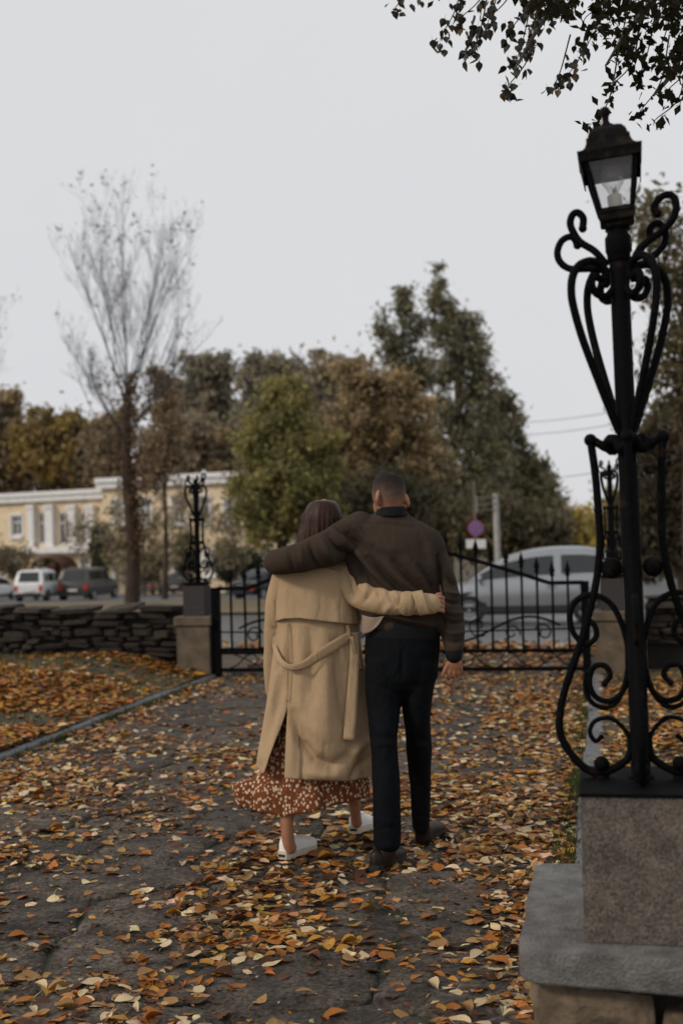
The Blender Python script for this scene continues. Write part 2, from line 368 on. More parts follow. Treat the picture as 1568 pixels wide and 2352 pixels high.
# ------------------------------------------------------------------ iron gate: two leaves
def spiral(c, r0, r1, a0, a1, n=22):
    a = np.linspace(a0, a1, n); r = np.linspace(r0, r1, n)
    return np.stack([c[0]+r*np.cos(a), np.full(n, c[1]), c[2]+r*np.sin(a)], 1)
def gate_leaf(xo, xi, y, label, ypull=0.):
    s = 1 if xi > xo else -1; W = abs(xi-xo)
    t = thing('gate_leaf', label, 'gate', (xo, y, 0), 'leaves of the iron gate')
    def X(a): return xo+s*a
    def Yv(a): return y+ypull*a/W
    def top(a): return .976 + .52*np.clip((a-.36)/(W-.30), 0, 1)**.92
    pt = lambda a, z: (X(a), Yv(a), z)
    b = MB(); b.box((min(X(-.055), X(.03)), y-.045, -.05), (max(X(-.055), X(.03)), y+.045, .99)); b.build('hinge_post', M['iron'], t, smooth=False)
    b = MB(); b.tube([pt(W-.01, .05), pt(W-.01, 1.56)], .022, 6); b.build('meeting_post', M['iron'], t)
    aa = np.linspace(.0, W, 24)
    b = MB(); b.tube([pt(a, float(top(a))) for a in aa], .024, 6); b.build('top_rail', M['iron'], t)
    for z in (.275, .085):
        b = MB(); b.tube([pt(0, z), pt(W, z)], .024, 6); b.build('rail', M['iron'], t)
    b = MB(); b.tube([pt(0, .50), pt(W, .47)], .010, 6); b.build('rail', M['iron'], t)
    k = 0; a = .16
    while a < W-.06:
        z1 = float(top(a)); b = MB(); b.tube([pt(a, .28), pt(a, z1+.09)], .0145, 6)
        bar = b.build('bar', M['iron'], t)
        b = MB(); b.lathe([(.014, -.02), (.030, .0), (.016, .015), (.033, .04), (.022, .08), (.0015, .15)], 8, pt(a, z1+.085)); b.build('spear_tip', M['iron'], bar)
        k += 1; a += .158
    # scrollwork: a long S along the middle, spirals, and arcs in the bottom panel
    q = np.linspace(0, 1, 30); S = np.stack([X(.25+q*(W-.4)), Yv(.25+q*(W-.4))-.016, .50+.13*np.sin(q*2*math.pi*1.0+.3)], 1)
    b = MB(); b.tube(S, .014, 6); b.build('scroll_bar', M['iron'], t)
    for c0, r0, a0, a1 in ((.42, .10, .5, 7.0), (1.1, .12, -2.2, 4.4), (W-.35, .11, 2.0, 8.2), (.75, .09, 3.4, -3.0)):
        b = MB(); b.tube(spiral((X(c0), Yv(c0)-.016, .46 if c0 < 1 else .54), r0, .025, a0 if s > 0 else math.pi-a0, a1 if s > 0 else math.pi-a1), .009, 6); b.build('spiral', M['iron'], t)
    for c0 in np.arange(.30, W-.2, .42):
        b = MB(); b.tube([pt(c0-.2, .09), pt(c0-.08, .14), pt(c0+.02, .24), pt(c0+.10, .26), pt(c0+.16, .2), pt(c0+.12, .15)], .008, 5); b.build('bottom_scroll', M['iron'], t)
        b = MB(); b.tube([pt(c0-.14, .265), pt(c0+.02, .20), pt(c0+.2, .10)], .007, 5); b.build('bottom_scroll', M['iron'], t)
    return t
GY = 13.52
gate_leaf(-4.21, -2.235, GY, 'black iron gate leaf on the left, partly hidden by the woman')
gate_leaf(-.25, -2.215, GY, 'black iron gate leaf on the right, in front of the silver car')

# ------------------------------------------------------------------ wrought iron lamp posts
def lamp_post(name, label, cat, base, scale, lean, lantern, group, az_low=0., az_top=35., thick=1.):
    """Local frame: x to the right, y away, z up, in units of the foreground lamp's pixels, scaled to metres."""
    t = thing(name, label, cat, base, group, local=True)
    t.rotation_euler = (0, -lean, 0)
    k = scale
    def put(b, nm, m=M['iron'], par=None, smooth=True, angle=50): 
        return mesh_obj(nm, b.V()*k, b.f, m, par or t, smooth=smooth, angle=angle)
    def swing(pts, az, rad, nm, n=8, knob=0, par=None, y0=0):
        p = catmull(pts, 5); a = math.radians(az); c, s_ = math.cos(a), math.sin(a)
        q = np.stack([p[:, 0]*c, p[:, 0]*s_+y0, p[:, 1]], 1); b = MB()
        b.tube(q, rad*thick, n)
        if knob: b.ball(q[-1], knob*thick, 10)
        return put(b, nm, par=par)
    b = MB(); b.lathe([(30*thick, 0), (30*thick, 8), (24*thick, 12), (22*thick, 14), (22.5*thick, 1190), (20*thick, 1195)], 20); put(b, 'pole')
    b = MB(); b.lathe([(23, 1195), (26, 1200), (27.5, 1214), (30, 1218), (30, 1250), (25, 1258), (21, 1275)], 20); put(b, 'pole_collar')
    low = [(-82, 785), (-74, 700), (-70, 590), (-70, 545), (-78, 480), (-93, 415), (-124, 315), (-162, 215), (-180, 140), (-174, 90), (-142, 40), (-111, 18), (-87, 14), (-46, 34), (-24, 56), (-19, 95)]
    for i in range(4):
        az = az_low+90*i
        bar = swing([(-x, z) for x, z in low], az, 9.6, 'cage_bar', 10)
        a = math.radians(az); ux, uy = math.cos(a), math.sin(a)
        b = MB(); b.ball((82*ux, 82*uy, 785), 15, 12); put(b, 'bar_knob', par=bar)
        b = MB(); b.lathe([(17, -4), (19, 2), (15, 10), (19, 18)], 12, (88*ux, 88*uy, 0)); b.ball((88*ux, 88*uy, 36), 18, 14); put(b, 'ball_foot', par=bar)
        sw = [(20, 790), (42, 765), (62, 775), (80, 787)]
        swing(sw, az, 10, 'collar_arm', 8)
        swing([(19, 255), (20, 320), (45, 395), (85, 425), (125, 418), (145, 385), (140, 340), (112, 312), (88, 330), (92, 358), (108, 362)], az, 7, 'scroll', 8)
        swing([(19, 255), (32, 205), (62, 180), (95, 190), (108, 222), (98, 258), (72, 262), (60, 240), (74, 220)], az, 7, 'scroll', 8, 8)
        swing([(19, 250), (40, 190), (70, 165), (105, 178), (118, 215), (112, 250)], az, 6, 'scroll', 8)
        swing([(18, 70), (30, 110), (62, 140), (98, 135), (112, 110), (100, 88), (86, 98)], az, 5.5, 'scroll', 8, 7)
    for i in (0, 2):
        a = math.radians(az_low+90*i+8); b = MB(); b.ball((47*math.cos(a), 47*math.sin(a)+6, 487), 24, 18); put(b, 'iron_ball')
    b = MB(); th = np.linspace(0, 2*math.pi, 41)
    b.tube(np.stack([(36+7*np.cos(4*th))*np.cos(th), (36+7*np.cos(4*th))*np.sin(th), 772+12*np.sin(4*th)], 1), 13, 8, False); put(b, 'collar_wreath')
    up = [(20, 800), (34, 830), (70, 915), (108, 1010), (128, 1077), (134, 1118), (128, 1156), (108, 1182), (80, 1192), (54, 1186), (40, 1168), (42, 1150)]
    for i in range(4):
        az = az_top+90*i
        swing(up, az, 9.5, 'upper_bar', 10)
        swing([(20, 1130), (40, 1112), (66, 1118), (78, 1138), (70, 1158), (54, 1152)], az, 9, 'curl', 8, 9)
    tall_l = [(27, 1187), (53, 1222), (85, 1246), (100, 1269), (107, 1292), (101, 1311), (89, 1316), (77, 1302), (79, 1278)]
    loop_l = [(30, 1182), (76, 1185), (113, 1189), (134, 1206), (140, 1229), (131, 1253), (115, 1263), (101, 1260), (93, 1242)]
    tall_r = [(24, 1178), (39, 1206), (64, 1234), (98, 1255), (125, 1283), (133, 1311), (127, 1332), (113, 1339), (95, 1330), (85, 1311), (91, 1297)]
    loop_r = [(30, 1180), (60, 1190), (82, 1206), (104, 1229), (108, 1255), (99, 1274), (86, 1278), (74, 1267), (73, 1253), (80, 1246)]
    swing(tall_l, 182, 8.6, 'top_scroll', 8, 10); swing(loop_l, 176, 8.2, 'top_scroll', 8, 10); swing(tall_r, -3, 8.6, 'top_scroll', 8, 10); swing(loop_r, 6, 8.2, 'top_scroll', 8, 10)
    swing([(x*.8, z) for x, z in tall_l], 90, 8.2, 'top_scroll', 8, 9)
    if lantern:
        L = bpy.data.objects.new('lantern', None); COL.link(L); L.parent = t; L.location = (1*k, 0, 1276*k)
        L.rotation_euler = (math.radians(-2), math.radians(-4.0), math.radians(-1)); ORIG[L.name] = np.zeros(3)
        KL3 = np.array([.98, .98, .87])*k
        def lp(b, nm, m, smooth=False, angle=35): return mesh_obj(nm, b.V()*KL3, b.f, m, L, smooth=smooth, angle=angle)
        def sq(a, z): return [(-a, -a, z), (a, -a, z), (a, a, z), (-a, a, z)]
        b = MB(); b.rings([sq(24, -8), sq(30, -2), sq(30, 6), sq(38, 10), sq(40, 14), sq(40, 22), sq(36, 24), sq(38, 30), sq(41, 34), sq(41, 44), sq(30, 44)]); lp(b, 'lantern_base', M['iron_roof'])
        for sx in (-1, 1):
            for sy in (-1, 1):
                b = MB(); R = []
                for a, z, w in ((37, 40, 6), (57, 168, 6.5)):
                    cx, cy = sx*a, sy*a; R.append([(cx-w, cy-w, z), (cx+w, cy-w, z), (cx+w, cy+w, z), (cx-w, cy+w, z)])
                b.rings(R); lp(b, 'corner_post', M['iron'])
        for i in range(4):
            a = i*math.pi/2; c, s_ = math.cos(a), math.sin(a)
            qs = []
            for w, z, dd in ((33, 44, 38), (53, 166, 57)):
                for sx in (-1, 1): qs.append((sx*w, -dd, z))
            qs = np.array(qs)@np.array([[c, s_, 0], [-s_, c, 0], [0, 0, 1]])
            mesh_obj('glass_pane', np.concatenate([qs, qs*np.array([.97, .97, 1])])*KL3, [(0,1,3,2),(4,6,7,5),(0,2,6,4),(1,5,7,3),(0,4,5,1),(2,3,7,6)], M['pane'], L, smooth=False)
        # roof: skirt, eave, ogee, finial
        b = MB(); b.rings([sq(71.5, 180), sq(74, 188), sq(74, 193), sq(62, 198), sq(55, 206), sq(51, 218), sq(50, 232), sq(46, 234), sq(45, 240), sq(42, 250), sq(34, 262), sq(24, 268), sq(14, 270)], False, True)
        b.rings([sq(70, 178), sq(58, 188)], False, True); rf = lp(b, 'roof', M['iron_roof'])
        for i, zb_ in ((0, 166), (1, 130), (2, 146), (3, 130)):
            a = i*math.pi/2; c, s_ = math.cos(a), math.sin(a); ka = 66+(zb_-124)*.09
            q = np.array([(-ka, -ka, zb_), (ka, -ka, zb_), (72.6, -72.6, 187), (-72.6, -72.6, 187), (-ka+3, -ka+3, zb_), (ka-3, -ka+3, zb_), (70, -70, 187), (-70, -70, 187)])@np.array([[c, s_, 0], [-s_, c, 0], [0, 0, 1]])
            mesh_obj('skirt', q*KL3, [(0,1,2,3),(4,7,6,5),(0,4,5,1),(1,5,6,2),(0,3,7,4)], M['iron_roof'], rf, smooth=False)
        b = MB(); b.lathe([(19, 266), (18, 276), (10, 281), (7.5, 289), (8, 299), (12, 306), (13.5, 315), (11, 323), (3, 328)], 14); lp(b, 'finial', M['iron_roof'], True, 50)
        b = MB(); b.lathe([(17, 44), (17.5, 46), (17.5, 83), (16, 85), (12, 86)], 18); lp(b, 'lamp_socket', M['socket'], True, 40)
        b = MB(); b.lathe([(11, 86), (12, 92), (17, 104), (25, 118), (28, 132), (27, 144), (20, 156), (9, 163), (.5, 165)], 20); lp(b, 'bulb', M['bulb'], True, 180)
        b = MB(); b.tube([(0, 0, 86), (1, 0, 102)], 4, 8); b.tube([(-6, 0, 112), (-3, 0, 102), (3, 0, 102), (7, 0, 113)], 1, 5); lp(b, 'filament', M['rim'], True)
    return t
def clear(name, alpha, col, rough):
    m = bpy.data.materials.new(name); m.use_nodes = True; N = m.node_tree.nodes; Lk = m.node_tree.links
    g = N.new('ShaderNodeBsdfGlossy'); g.inputs['Roughness'].default_value = rough; tr = N.new('ShaderNodeBsdfTransparent'); tr.inputs[0].default_value = (*col, 1)
    lw = N.new('ShaderNodeLayerWeight'); lw.inputs[0].default_value = .35; mr = N.new('ShaderNodeMath'); mr.operation = 'MULTIPLY_ADD'; mr.inputs[1].default_value = .6; mr.inputs[2].default_value = alpha
    nz = N.new('ShaderNodeTexNoise'); nz.inputs['Scale'].default_value = 25; tc = N.new('ShaderNodeTexCoord'); Lk.new(tc.outputs['Object'], nz.inputs['Vector'])
    df = N.new('ShaderNodeBsdfDiffuse'); df.inputs[0].default_value = (.5, .5, .5, 1); ms0 = N.new('ShaderNodeMixShader')
    mu = N.new('ShaderNodeMath'); mu.operation = 'MULTIPLY'; mu.inputs[1].default_value = .10; Lk.new(nz.outputs['Fac'], mu.inputs[0]); Lk.new(mu.outputs[0], ms0.inputs[0])
    ms = N.new('ShaderNodeMixShader'); Lk.new(lw.outputs['Facing'], mr.inputs[0]); Lk.new(mr.outputs[0], ms.inputs[0]); Lk.new(tr.outputs[0], ms0.inputs[1]); Lk.new(df.outputs[0], ms0.inputs[2])
    Lk.new(ms0.outputs[0], ms.inputs[1]); Lk.new(g.outputs[0], ms.inputs[2]); Lk.new(ms.outputs[0], N['Material Output'].inputs['Surface'])
    return m
M['pane'] = clear('lantern_glass', .02, (.97, .97, .97), .06); M['bulb'] = clear('bulb_glass', .03, (.95, .95, .95), .03)
M['socket'] = mat('porcelain_socket', (.52, .50, .42), .45, .08, 20)

# foreground pedestal
DP = 3.30                                                  # depth of the foreground lamp's pole
KP = DP/FOC
plate_z = CAMH-(1797-1207)/FOC*3.22
pole_base = P(1472, 1790, DP)
ang = math.radians(11.65)
bx, by, bz = pole_base
ped = thing('lamp_pedestal', 'granite pedestal on a rounded grey slab carrying the tall foreground lamp', 'pedestal', (bx, by, 0))
fl = P(1341, 2164, 3.12); fr_ = P(1568, 2181, 3.10); ZS = float(fl[2])           # bottom of the block's front
hw = float(bx-fl[0])
def blk(nm, x0, x1, y0, y1, z0, z1, m, e=.006):
    b = MB()
    b.rings([[(x0+q, y0+q, z), (x1-q, y0+q, z), (x1-q, y1-q, z), (x0+q, y1-q, z)] for q, z in ((0, z0), (0, z1-e), (e, z1))]); return b.build(nm, m, ped, smooth=False)
y0 = float(fl[1])
BT = CAMH-(1822-1207)/FOC*3.12
blk('granite_block', fl[0], bx+hw, y0, y0+2*hw+.06, ZS, BT, M['granite'])
blk('iron_plate', fl[0]-.004, bx+hw+.004, y0-.004, y0+2*hw+.064, BT+.003, bz, M['iron'], .004)
# slab: an uneven outline with a rounded near corner
SZ = ZS-.002
ca = G(1190, 2180, SZ); cb = G(1245, 1982, SZ)
outl = []
xl0, yf, yb = float(ca[0])-.004, float(ca[1])-.01, float(cb[1])
xr0 = bx+.42
for a in np.linspace(180, 262, 9): outl.append((xl0+.07+.07*math.cos(math.radians(a)), yf+.075+.075*math.sin(math.radians(a))))
for q in (.25, .5, .75, 1.): outl.append((xl0+.06+(xr0-xl0-.06)*q, yf-.065*q+.004*math.sin(q*9)))
outl += [(xr0, yb+.02), (xl0+.3, yb+.008)]
for a in (95, 120, 150, 175): outl.append((xl0+.045+.045*math.cos(math.radians(a)), yb-.04+.04*math.sin(math.radians(a))))
for q in (.25, .5, .75): outl.append((xl0+.004*math.sin(q*11), yb-.05-(yb-yf-.12)*q))
outl = np.array(outl); cc = outl.mean(0)
b = MB(); b.rings([np.c_[cc+(outl-cc)*s, np.full(len(outl), z)] for s, z in ((.985, SZ-.082), (1., SZ-.076), (1.002, SZ-.03), (1., SZ-.004), (.997, SZ))]); b.build('slab', M['slab'], ped, smooth=True, angle=28)
# rough base stones under the slab
xb0, yb0 = float(G(1242, 2352, 0.2)[0])-.0, yf+.04
def rough_stone(x0, x1, y0_, y1, z0, z1, seed):
    g = np.random.default_rng(seed); bm = bmesh.new(); bmesh.ops.create_cube(bm, size=1)
    bmesh.ops.subdivide_edges(bm, edges=bm.edges[:], cuts=11, use_grid_fill=True)
    for v in bm.verts:
        c = Vector(((x0+x1)/2+v.co.x*(x1-x0), (y0_+y1)/2+v.co.y*(y1-y0_), (z0+z1)/2+v.co.z*(z1-z0)))
        nn = v.co.normalized(); kk = abs(v.co.x*v.co.y*v.co.z)*8
        c += nn*(.022*float(wob(np.array([c.x, c.y, c.z]), 24, seed))+.012*float(wob(np.array([c.x, c.y, c.z]), 60, seed+3)))-nn*.02*kk+Vector(g.normal(size=3)*.003); v.co = c-Vector((bx, by, 0))
    me = bpy.data.meshes.new('base_stone'); bm.to_mesh(me); bm.free(); me.polygons.foreach_set('use_smooth', [True]*len(me.polygons)); me.set_sharp_from_angle(angle=math.radians(35)); link('base_stone', me, M['rubble'], ped)
rough_stone(xb0, xb0+.30, yb0, yb0+.4, -.1, SZ-.1, 1); rough_stone(xb0+.31, xb0+.66, yb0-.03, yb0+.4, -.1, SZ-.31, 2)
rough_stone(xb0+.315, xb0+.64, yb0-.02, yb0+.4, SZ-.30, SZ-.13, 5); rough_stone(xb0, xb0+.6, yb0+.41, yb-.04, -.1, SZ-.1, 3)
b = MB(); b.box((xb0+.04, yb0+.05, -.1), (xr0-.06, yb-.08, SZ-.083)); b.build('core', M['wallcore'], ped, smooth=False)

lamp_post('lamp_post', 'tall black iron lamp post with lantern and scrolls, standing on the granite pedestal', 'lamp post', (bx, by, bz), KP, math.radians(.75), True, 'wrought iron lamp posts')
lamp_post('lamp_post', 'black iron lamp post without lantern on the left gate pillar', 'lamp post', (PLX+.02, PY, 1.05), KP*.80, math.radians(.3), False, 'wrought iron lamp posts', az_low=12, az_top=30, thick=1.45)
lamp_post('lamp_post', 'black iron lamp post on the right gate pillar, seen behind the foreground lamp', 'lamp post', (PRX+.03, PY, 1.05), KP*.80, math.radians(.2), False, 'wrought iron lamp posts', az_low=20, az_top=40, thick=1.35)
# ------------------------------------------------------------------ fallen leaves
def leaf_shape(g, nseg=5):
    """One leaf of length 1 along x: three columns of vertices, cupped, curled and twisted, with a stalk."""
    xs = np.linspace(0, 1, nseg+1); kind = g.random()
    w = (.40 if kind < .7 else .30)*np.sin(math.pi*np.clip(xs, .02, .985)**(.72 if kind < .7 else .85))**.85
    cup = g.uniform(-.25, .5); curl = g.uniform(-.9, 1.2); tw = g.uniform(-.6, .6); V = []
    for x, ww in zip(xs, w):
        for sgn in (-1, 0, 1):
            y = sgn*ww*(1+g.normal()*.06); z = cup*abs(sgn)*ww + curl*(x-.5)**2*.55 + tw*sgn*ww*(x-.4) + g.normal()*.012
            V.append((x, y, z))
    Fc = []
    for i in range(nseg):
        for j in range(2): a = i*3+j; Fc.append((a, a+1, a+4, a+3))
    n = len(V); z0 = V[1][2]; sl = g.uniform(.35, .6); bend = g.uniform(-.2, .2); sz = g.uniform(-.05, .12)
    V += [(0, -.012, z0), (0, .012, z0), (-sl*.55, bend*.5-.010, z0+sz), (-sl*.55, bend*.5+.010, z0+sz), (-sl, bend*1.3-.008, z0+sz*.5), (-sl, bend*1.3+.008, z0+sz*.5)]
    Fc += [(n, n+1, n+3, n+2), (n+2, n+3, n+5, n+4)]
    V = np.array(V); V[:, 0] -= .45; V[:, 2] -= np.percentile(V[:, 2], 20)
    return V, np.array(Fc)
LG = np.random.default_rng(21)
LEAVES = [leaf_shape(LG) for _ in range(18)]
for q_ in (13,):                                   # a few folded almost shut
    V_, F_ = LEAVES[q_]; V_[:18, 2] += np.abs(V_[:18, 1])*.9; V_[:18, 1] *= .6
PAL = {'pale straw': ((.60,.46,.27), .12), 'tan': ((.36,.20,.075), .18), 'golden yellow': ((.42,.21,.03), .15), 'orange brown': ((.33,.115,.017), .2), 'dark brown': ((.085,.036,.014), .3)}
PN = list(PAL); 
def leaf_cols(n, w, g):
    idx = g.choice(5, n, p=np.array(w)/sum(w)); base = np.array([PAL[k][0] for k in PN])[idx]; va = np.array([PAL[k][1] for k in PN])[idx]
    return base*(1+va[:, None]*g.normal(size=(n, 1)))*(1+.07*g.normal(size=(n, 3))), idx
def rotm(yaw, pit, rol):
    cy, sy, cp, sp, cr, sr = np.cos(yaw), np.sin(yaw), np.cos(pit), np.sin(pit), np.cos(rol), np.sin(rol); o = np.zeros_like(cy)
    Rz = np.stack([np.stack([cy, -sy, o], -1), np.stack([sy, cy, o], -1), np.stack([o, o, o+1], -1)], -2)
    Ry = np.stack([np.stack([cp, o, sp], -1), np.stack([o, o+1, o], -1), np.stack([-sp, o, cp], -1)], -2)
    Rx = np.stack([np.stack([o+1, o, o], -1), np.stack([o, cr, -sr], -1), np.stack([o, sr, cr], -1)], -2)
    return Rz@Ry@Rx
def scatter(x0, x1, y0, y1, n, dens, zf, g, w, smin=.045, smax=.085, lift=.02):
    K = n*6; X = g.uniform(x0, x1, K); Y = g.uniform(y0, y1, K); keep = g.random(K) < dens(X, Y)
    X, Y = X[keep], Y[keep]; Z = zf(X, Y); q = np.stack([X, Y, Z], 1)-CAMP; dd = q@_f; qx = CX+FOC*(q@_r)/dd; qy = CY-FOC*(q@_u)/dd
    inn = (qx > -500) & (qx < 2000) & (qy < 2600); X, Y = X[inn][:n], Y[inn][:n]; m = len(X)
    Z = zf(X, Y)+.002+lift*g.random(m)**2.2*np.clip(dens(X, Y), 0, 1)
    return dict(p=np.stack([X, Y, Z], 1), yaw=g.uniform(0, 6.283, m), pit=g.normal(size=m)*.14, rol=g.normal(size=m)*.18, s=g.uniform(smin, smax, m), v=g.integers(0, len(LEAVES), m), w=w)
def cat_(ds): return {k: np.concatenate([d[k] for d in ds]) for k in ('p', 'yaw', 'pit', 'rol', 's', 'v')}
def build_litter(name, d, cols, label):
    R = rotm(d['yaw'], d['pit'], d['rol']); Vs, Fs, Cs, off = [], [], [], 0
    for v in range(len(LEAVES)):
        ii = np.where(d['v'] == v)[0]
        if not len(ii): continue
        LV, LF = LEAVES[v]; k = len(LV)
        V = np.einsum('nij,kj->nki', R[ii], LV)*d['s'][ii][:, None, None]+d['p'][ii][:, None, :]
        Vs.append(V.reshape(-1, 3)); Fs.append((LF[None]+(np.arange(len(ii))*k)[:, None, None]+off).reshape(-1, 4)); off += len(ii)*k
        Cs.append(np.repeat(cols[ii], k, 0))
    o = mesh_obj(name, np.concatenate(Vs), np.concatenate(Fs), M['litter'], smooth=True, angle=180)
    set_col(o.data, np.concatenate(Cs)); return tag(o, label, 'leaves', kind='stuff')
def set_col(me, C):
    a = me.color_attributes.new('col', 'FLOAT_COLOR', 'POINT'); C = np.clip(np.c_[C, np.ones(len(C))], 0, 1)
    a.data.foreach_set('color', C.astype(np.float32).ravel())
g = np.random.default_rng(5)
def d_path(X, Y):
    p = np.stack([X, Y], 1); n = .5+.5*wob(p, 3.1, 4, 6)+.28*wob(p, 9, 8, 6)
    side = .5*sstep(-1.4, -.5, X)*sstep(4.5, 6.0, Y)+.35*sstep(-2.9, -3.9, X)+.14
    bare = .75*np.exp(-((X+3.2)/.8)**2-((Y-11.6)/1.6)**2) + .25*np.exp(-((X+2.6)/.7)**2-((Y-4.4)/.5)**2)
    far = .25*sstep(7, 5, Y)*0+.1*sstep(6, 8, Y)
    return np.clip((n*.74+side+far-.25-bare*.9+.16*sstep(5.6, 4.4, Y)), .09, 1)
zero = lambda X, Y: np.zeros_like(X)+.002
A1 = scatter(KL, KR, 2.6, 8.0, 7000, d_path, zero, g, None, .028, .082, .025)
A2 = scatter(KL, KR, 8.0, 13.4, 5800, d_path, zero, g, None, .03, .078, .03)
A3 = scatter(KL, KR, 13.4, 17.0, 2200, lambda X, Y: .2+.8*(.5+.5*wob(np.stack([X, Y], 1), 3, 2)), zero, g, None, .06, .1, .05)
B1 = scatter(-10.5, KL-.09, 7.0, 13.7, 15000, lambda X, Y: np.clip(.55+.5*wob(np.stack([X, Y], 1), 2.6, 9)+.3*sstep(11.5, 8, Y)-.5*sstep(11.3, 13.3, Y), .06, 1), zl, g, None, .05, .09, .06)
C1 = scatter(KR+.1, 4.6, 3.4, 13.8, 6800, lambda X, Y: np.clip(.6+.45*wob(np.stack([X, Y], 1), 2.6, 12), .1, 1), zr, g, None, .05, .09, .06)
E1 = scatter(KL, KR, 2.6, 9.0, 9000, lambda X, Y: np.clip(.35+d_path(X, Y), 0, 1), zero, g, None, .008, .026, .006)
D1 = scatter(-8, 3, 16.9, 21, 900, lambda X, Y: np.clip(1.15-(Y-16.9)/1.6, .02, 1), lambda X, Y: zt(X, Y)+.01, g, None, .06, .1, .03)
PATHL = cat_([A1, A2]); 
c1, i1 = leaf_cols(len(PATHL['v']), (2.8, 3.2, 1.3, 3.4, 3.2), g)
# leaves of the right half lie fresher and more golden
fr = (PATHL['p'][:, 0] > -1.5) & (g.random(len(i1)) < .2); c2, i2 = leaf_cols(len(i1), (1, 1, 3.5, 2.5, .5), g); c1[fr] = c2[fr]; i1[fr] = i2[fr]
pp = PATHL['p']-CAMP; dep = pp@_f; px = CX+FOC*(pp@_r)/dep; py = CY-FOC*(pp@_u)/dep
vis = (px > 5) & (px < 1563) & (py < 2347) & (py > 1500) & ~((px > 1190) & (py > 1975)) & ~((px > 1330) & (py > 1800))
area = np.where(vis, PATHL['s']/dep**2, -1); chosen = np.argsort(-area)[:300]
LMATS = [mat('leaf_'+k.replace(' ', '_'), PAL[k][0], .6, .32, 30, col2=None, trans=.10, spec=.3, objrand=.16, bump=.3, bscale=90) for k in PN]
LME = {}
for i in chosen:
    key = (int(PATHL['v'][i]), int(i1[i]))
    if key not in LME:
        LV, LF = LEAVES[key[0]]; me = mesh_data('fallen_leaf', LV, LF); me.materials.append(LMATS[key[1]]); LME[key] = me
    o = bpy.data.objects.new('fallen_leaf', LME[key]); COL.link(o); o.location = PATHL['p'][i]; o.scale = [float(PATHL['s'][i])]*3
    o.rotation_euler = (float(PATHL['rol'][i]), float(PATHL['pit'][i]), float(PATHL['yaw'][i]))
    zone = 'at the bottom left' if px[i] < 520 and py[i] > 2150 else 'at the bottom middle' if px[i] < 900 and py[i] > 2150 else 'beside the pedestal slab' if px[i] > 1050 else 'behind the walking couple' if px[i] > 560 else 'on the left side of the path'
    a_ = (float(PATHL['yaw'][i])-YAW) % (2*math.pi); way = 'right' if a_ < .785 or a_ > 5.497 else 'away' if a_ < 2.356 else 'left' if a_ < 3.927 else 'towards the camera'
    nm = ('large ' if PATHL['s'][i] > .067 else 'small ')+PN[i1[i]]; tag(o, nm+' leaf pointing '+way+' '+zone, 'leaf', nm+' leaves pointing '+way+' '+zone)
rest = np.setdiff1d(np.arange(len(i1)), chosen)
R0 = {k: PATHL[k][rest] for k in ('p', 'yaw', 'pit', 'rol', 's', 'v')}
build_litter('leaf_litter', R0, c1[rest], 'loose carpet of fallen autumn leaves scattered over the stone path')
cA, _ = leaf_cols(len(A3['v']), (1.5, 2.5, 1.5, 2.5, 2.5), g); build_litter('leaf_litter', A3, cA, 'fallen leaves lying under and just beyond the gate')
cB, _ = leaf_cols(len(B1['v']), (.8, 2.0, 3.4, 4.6, 2.2), g); build_litter('leaf_litter', B1, cB, 'thick carpet of orange leaves on the lawn left of the path')
cC, _ = leaf_cols(len(C1['v']), (1.2, 2.2, 3.2, 3.0, 2.2), g); build_litter('leaf_litter', C1, cC, 'thick carpet of yellow leaves on the lawn right of the kerb')
cD, _ = leaf_cols(len(D1['v']), (1, 2, 3, 3, 2), g); build_litter('leaf_litter', D1, cD, 'line of fallen leaves along the near edge of the road')
cE, _ = leaf_cols(len(E1['v']), (.6, 1.6, .4, 2.0, 7), g); build_litter('leaf_crumbs', E1, cE*.8, 'crumbs of broken dry leaves trodden over the path')
# grass blades pushing through the leaves and along the kerbs, moss in the joints
def blades(name, X, Y, Z, h, label, g):
    n = len(X); yaw = g.uniform(0, 6.28, n); ln = g.normal(size=(n, 2))*.35; w = .0035
    p = np.stack([X, Y, Z], 1); hh = h*g.uniform(.5, 1.2, n)
    dx = np.stack([np.cos(yaw)*w, np.sin(yaw)*w, 0*yaw], 1); tip = p+np.stack([ln[:, 0]*hh, ln[:, 1]*hh, hh], 1); mid = p+np.stack([ln[:, 0]*hh*.3, ln[:, 1]*hh*.3, hh*.6], 1)
    V = np.stack([p-dx, p+dx, mid+dx*.7, mid-dx*.7, tip], 1).reshape(-1, 3); a = np.arange(n)*5
    Fc = np.concatenate([np.stack([a, a+1, a+2], 1), np.stack([a, a+2, a+3], 1), np.stack([a+3, a+2, a+4], 1)])
    o = mesh_obj(name, V, Fc, M['grass'], smooth=False); c = np.array((.05, .065, .016))*g.uniform(.5, 1.6, (n, 1)); set_col(o.data, np.repeat(c, 5, 0)); tag(o, label, 'grass', kind='stuff')
n = 5200; X = g.uniform(-9.5, KL-.15, n); Y = 7+6.6*g.random(n)**.8; blades('grass', X, Y, zl(X, Y), .06, 'short dark grass between the leaves on the left lawn', g)
n = 1500; cl = g.uniform(5, 13, 60); k = g.integers(0, 60, n); X = KR-.02+g.normal(size=n)*.035; Y = cl[k]+g.normal(size=n)*.09; blades('grass', X, Y, 0*X, .07, 'tufts of grass along the right kerb', g)
n = 1400; cl = g.uniform(7.5, 13, 50); k = g.integers(0, 50, n); X = KL+.01+g.normal(size=n)*.03; Y = cl[k]+g.normal(size=n)*.1; blades('grass', X, Y, 0*X, .06, 'tufts of grass along the left kerb', g)
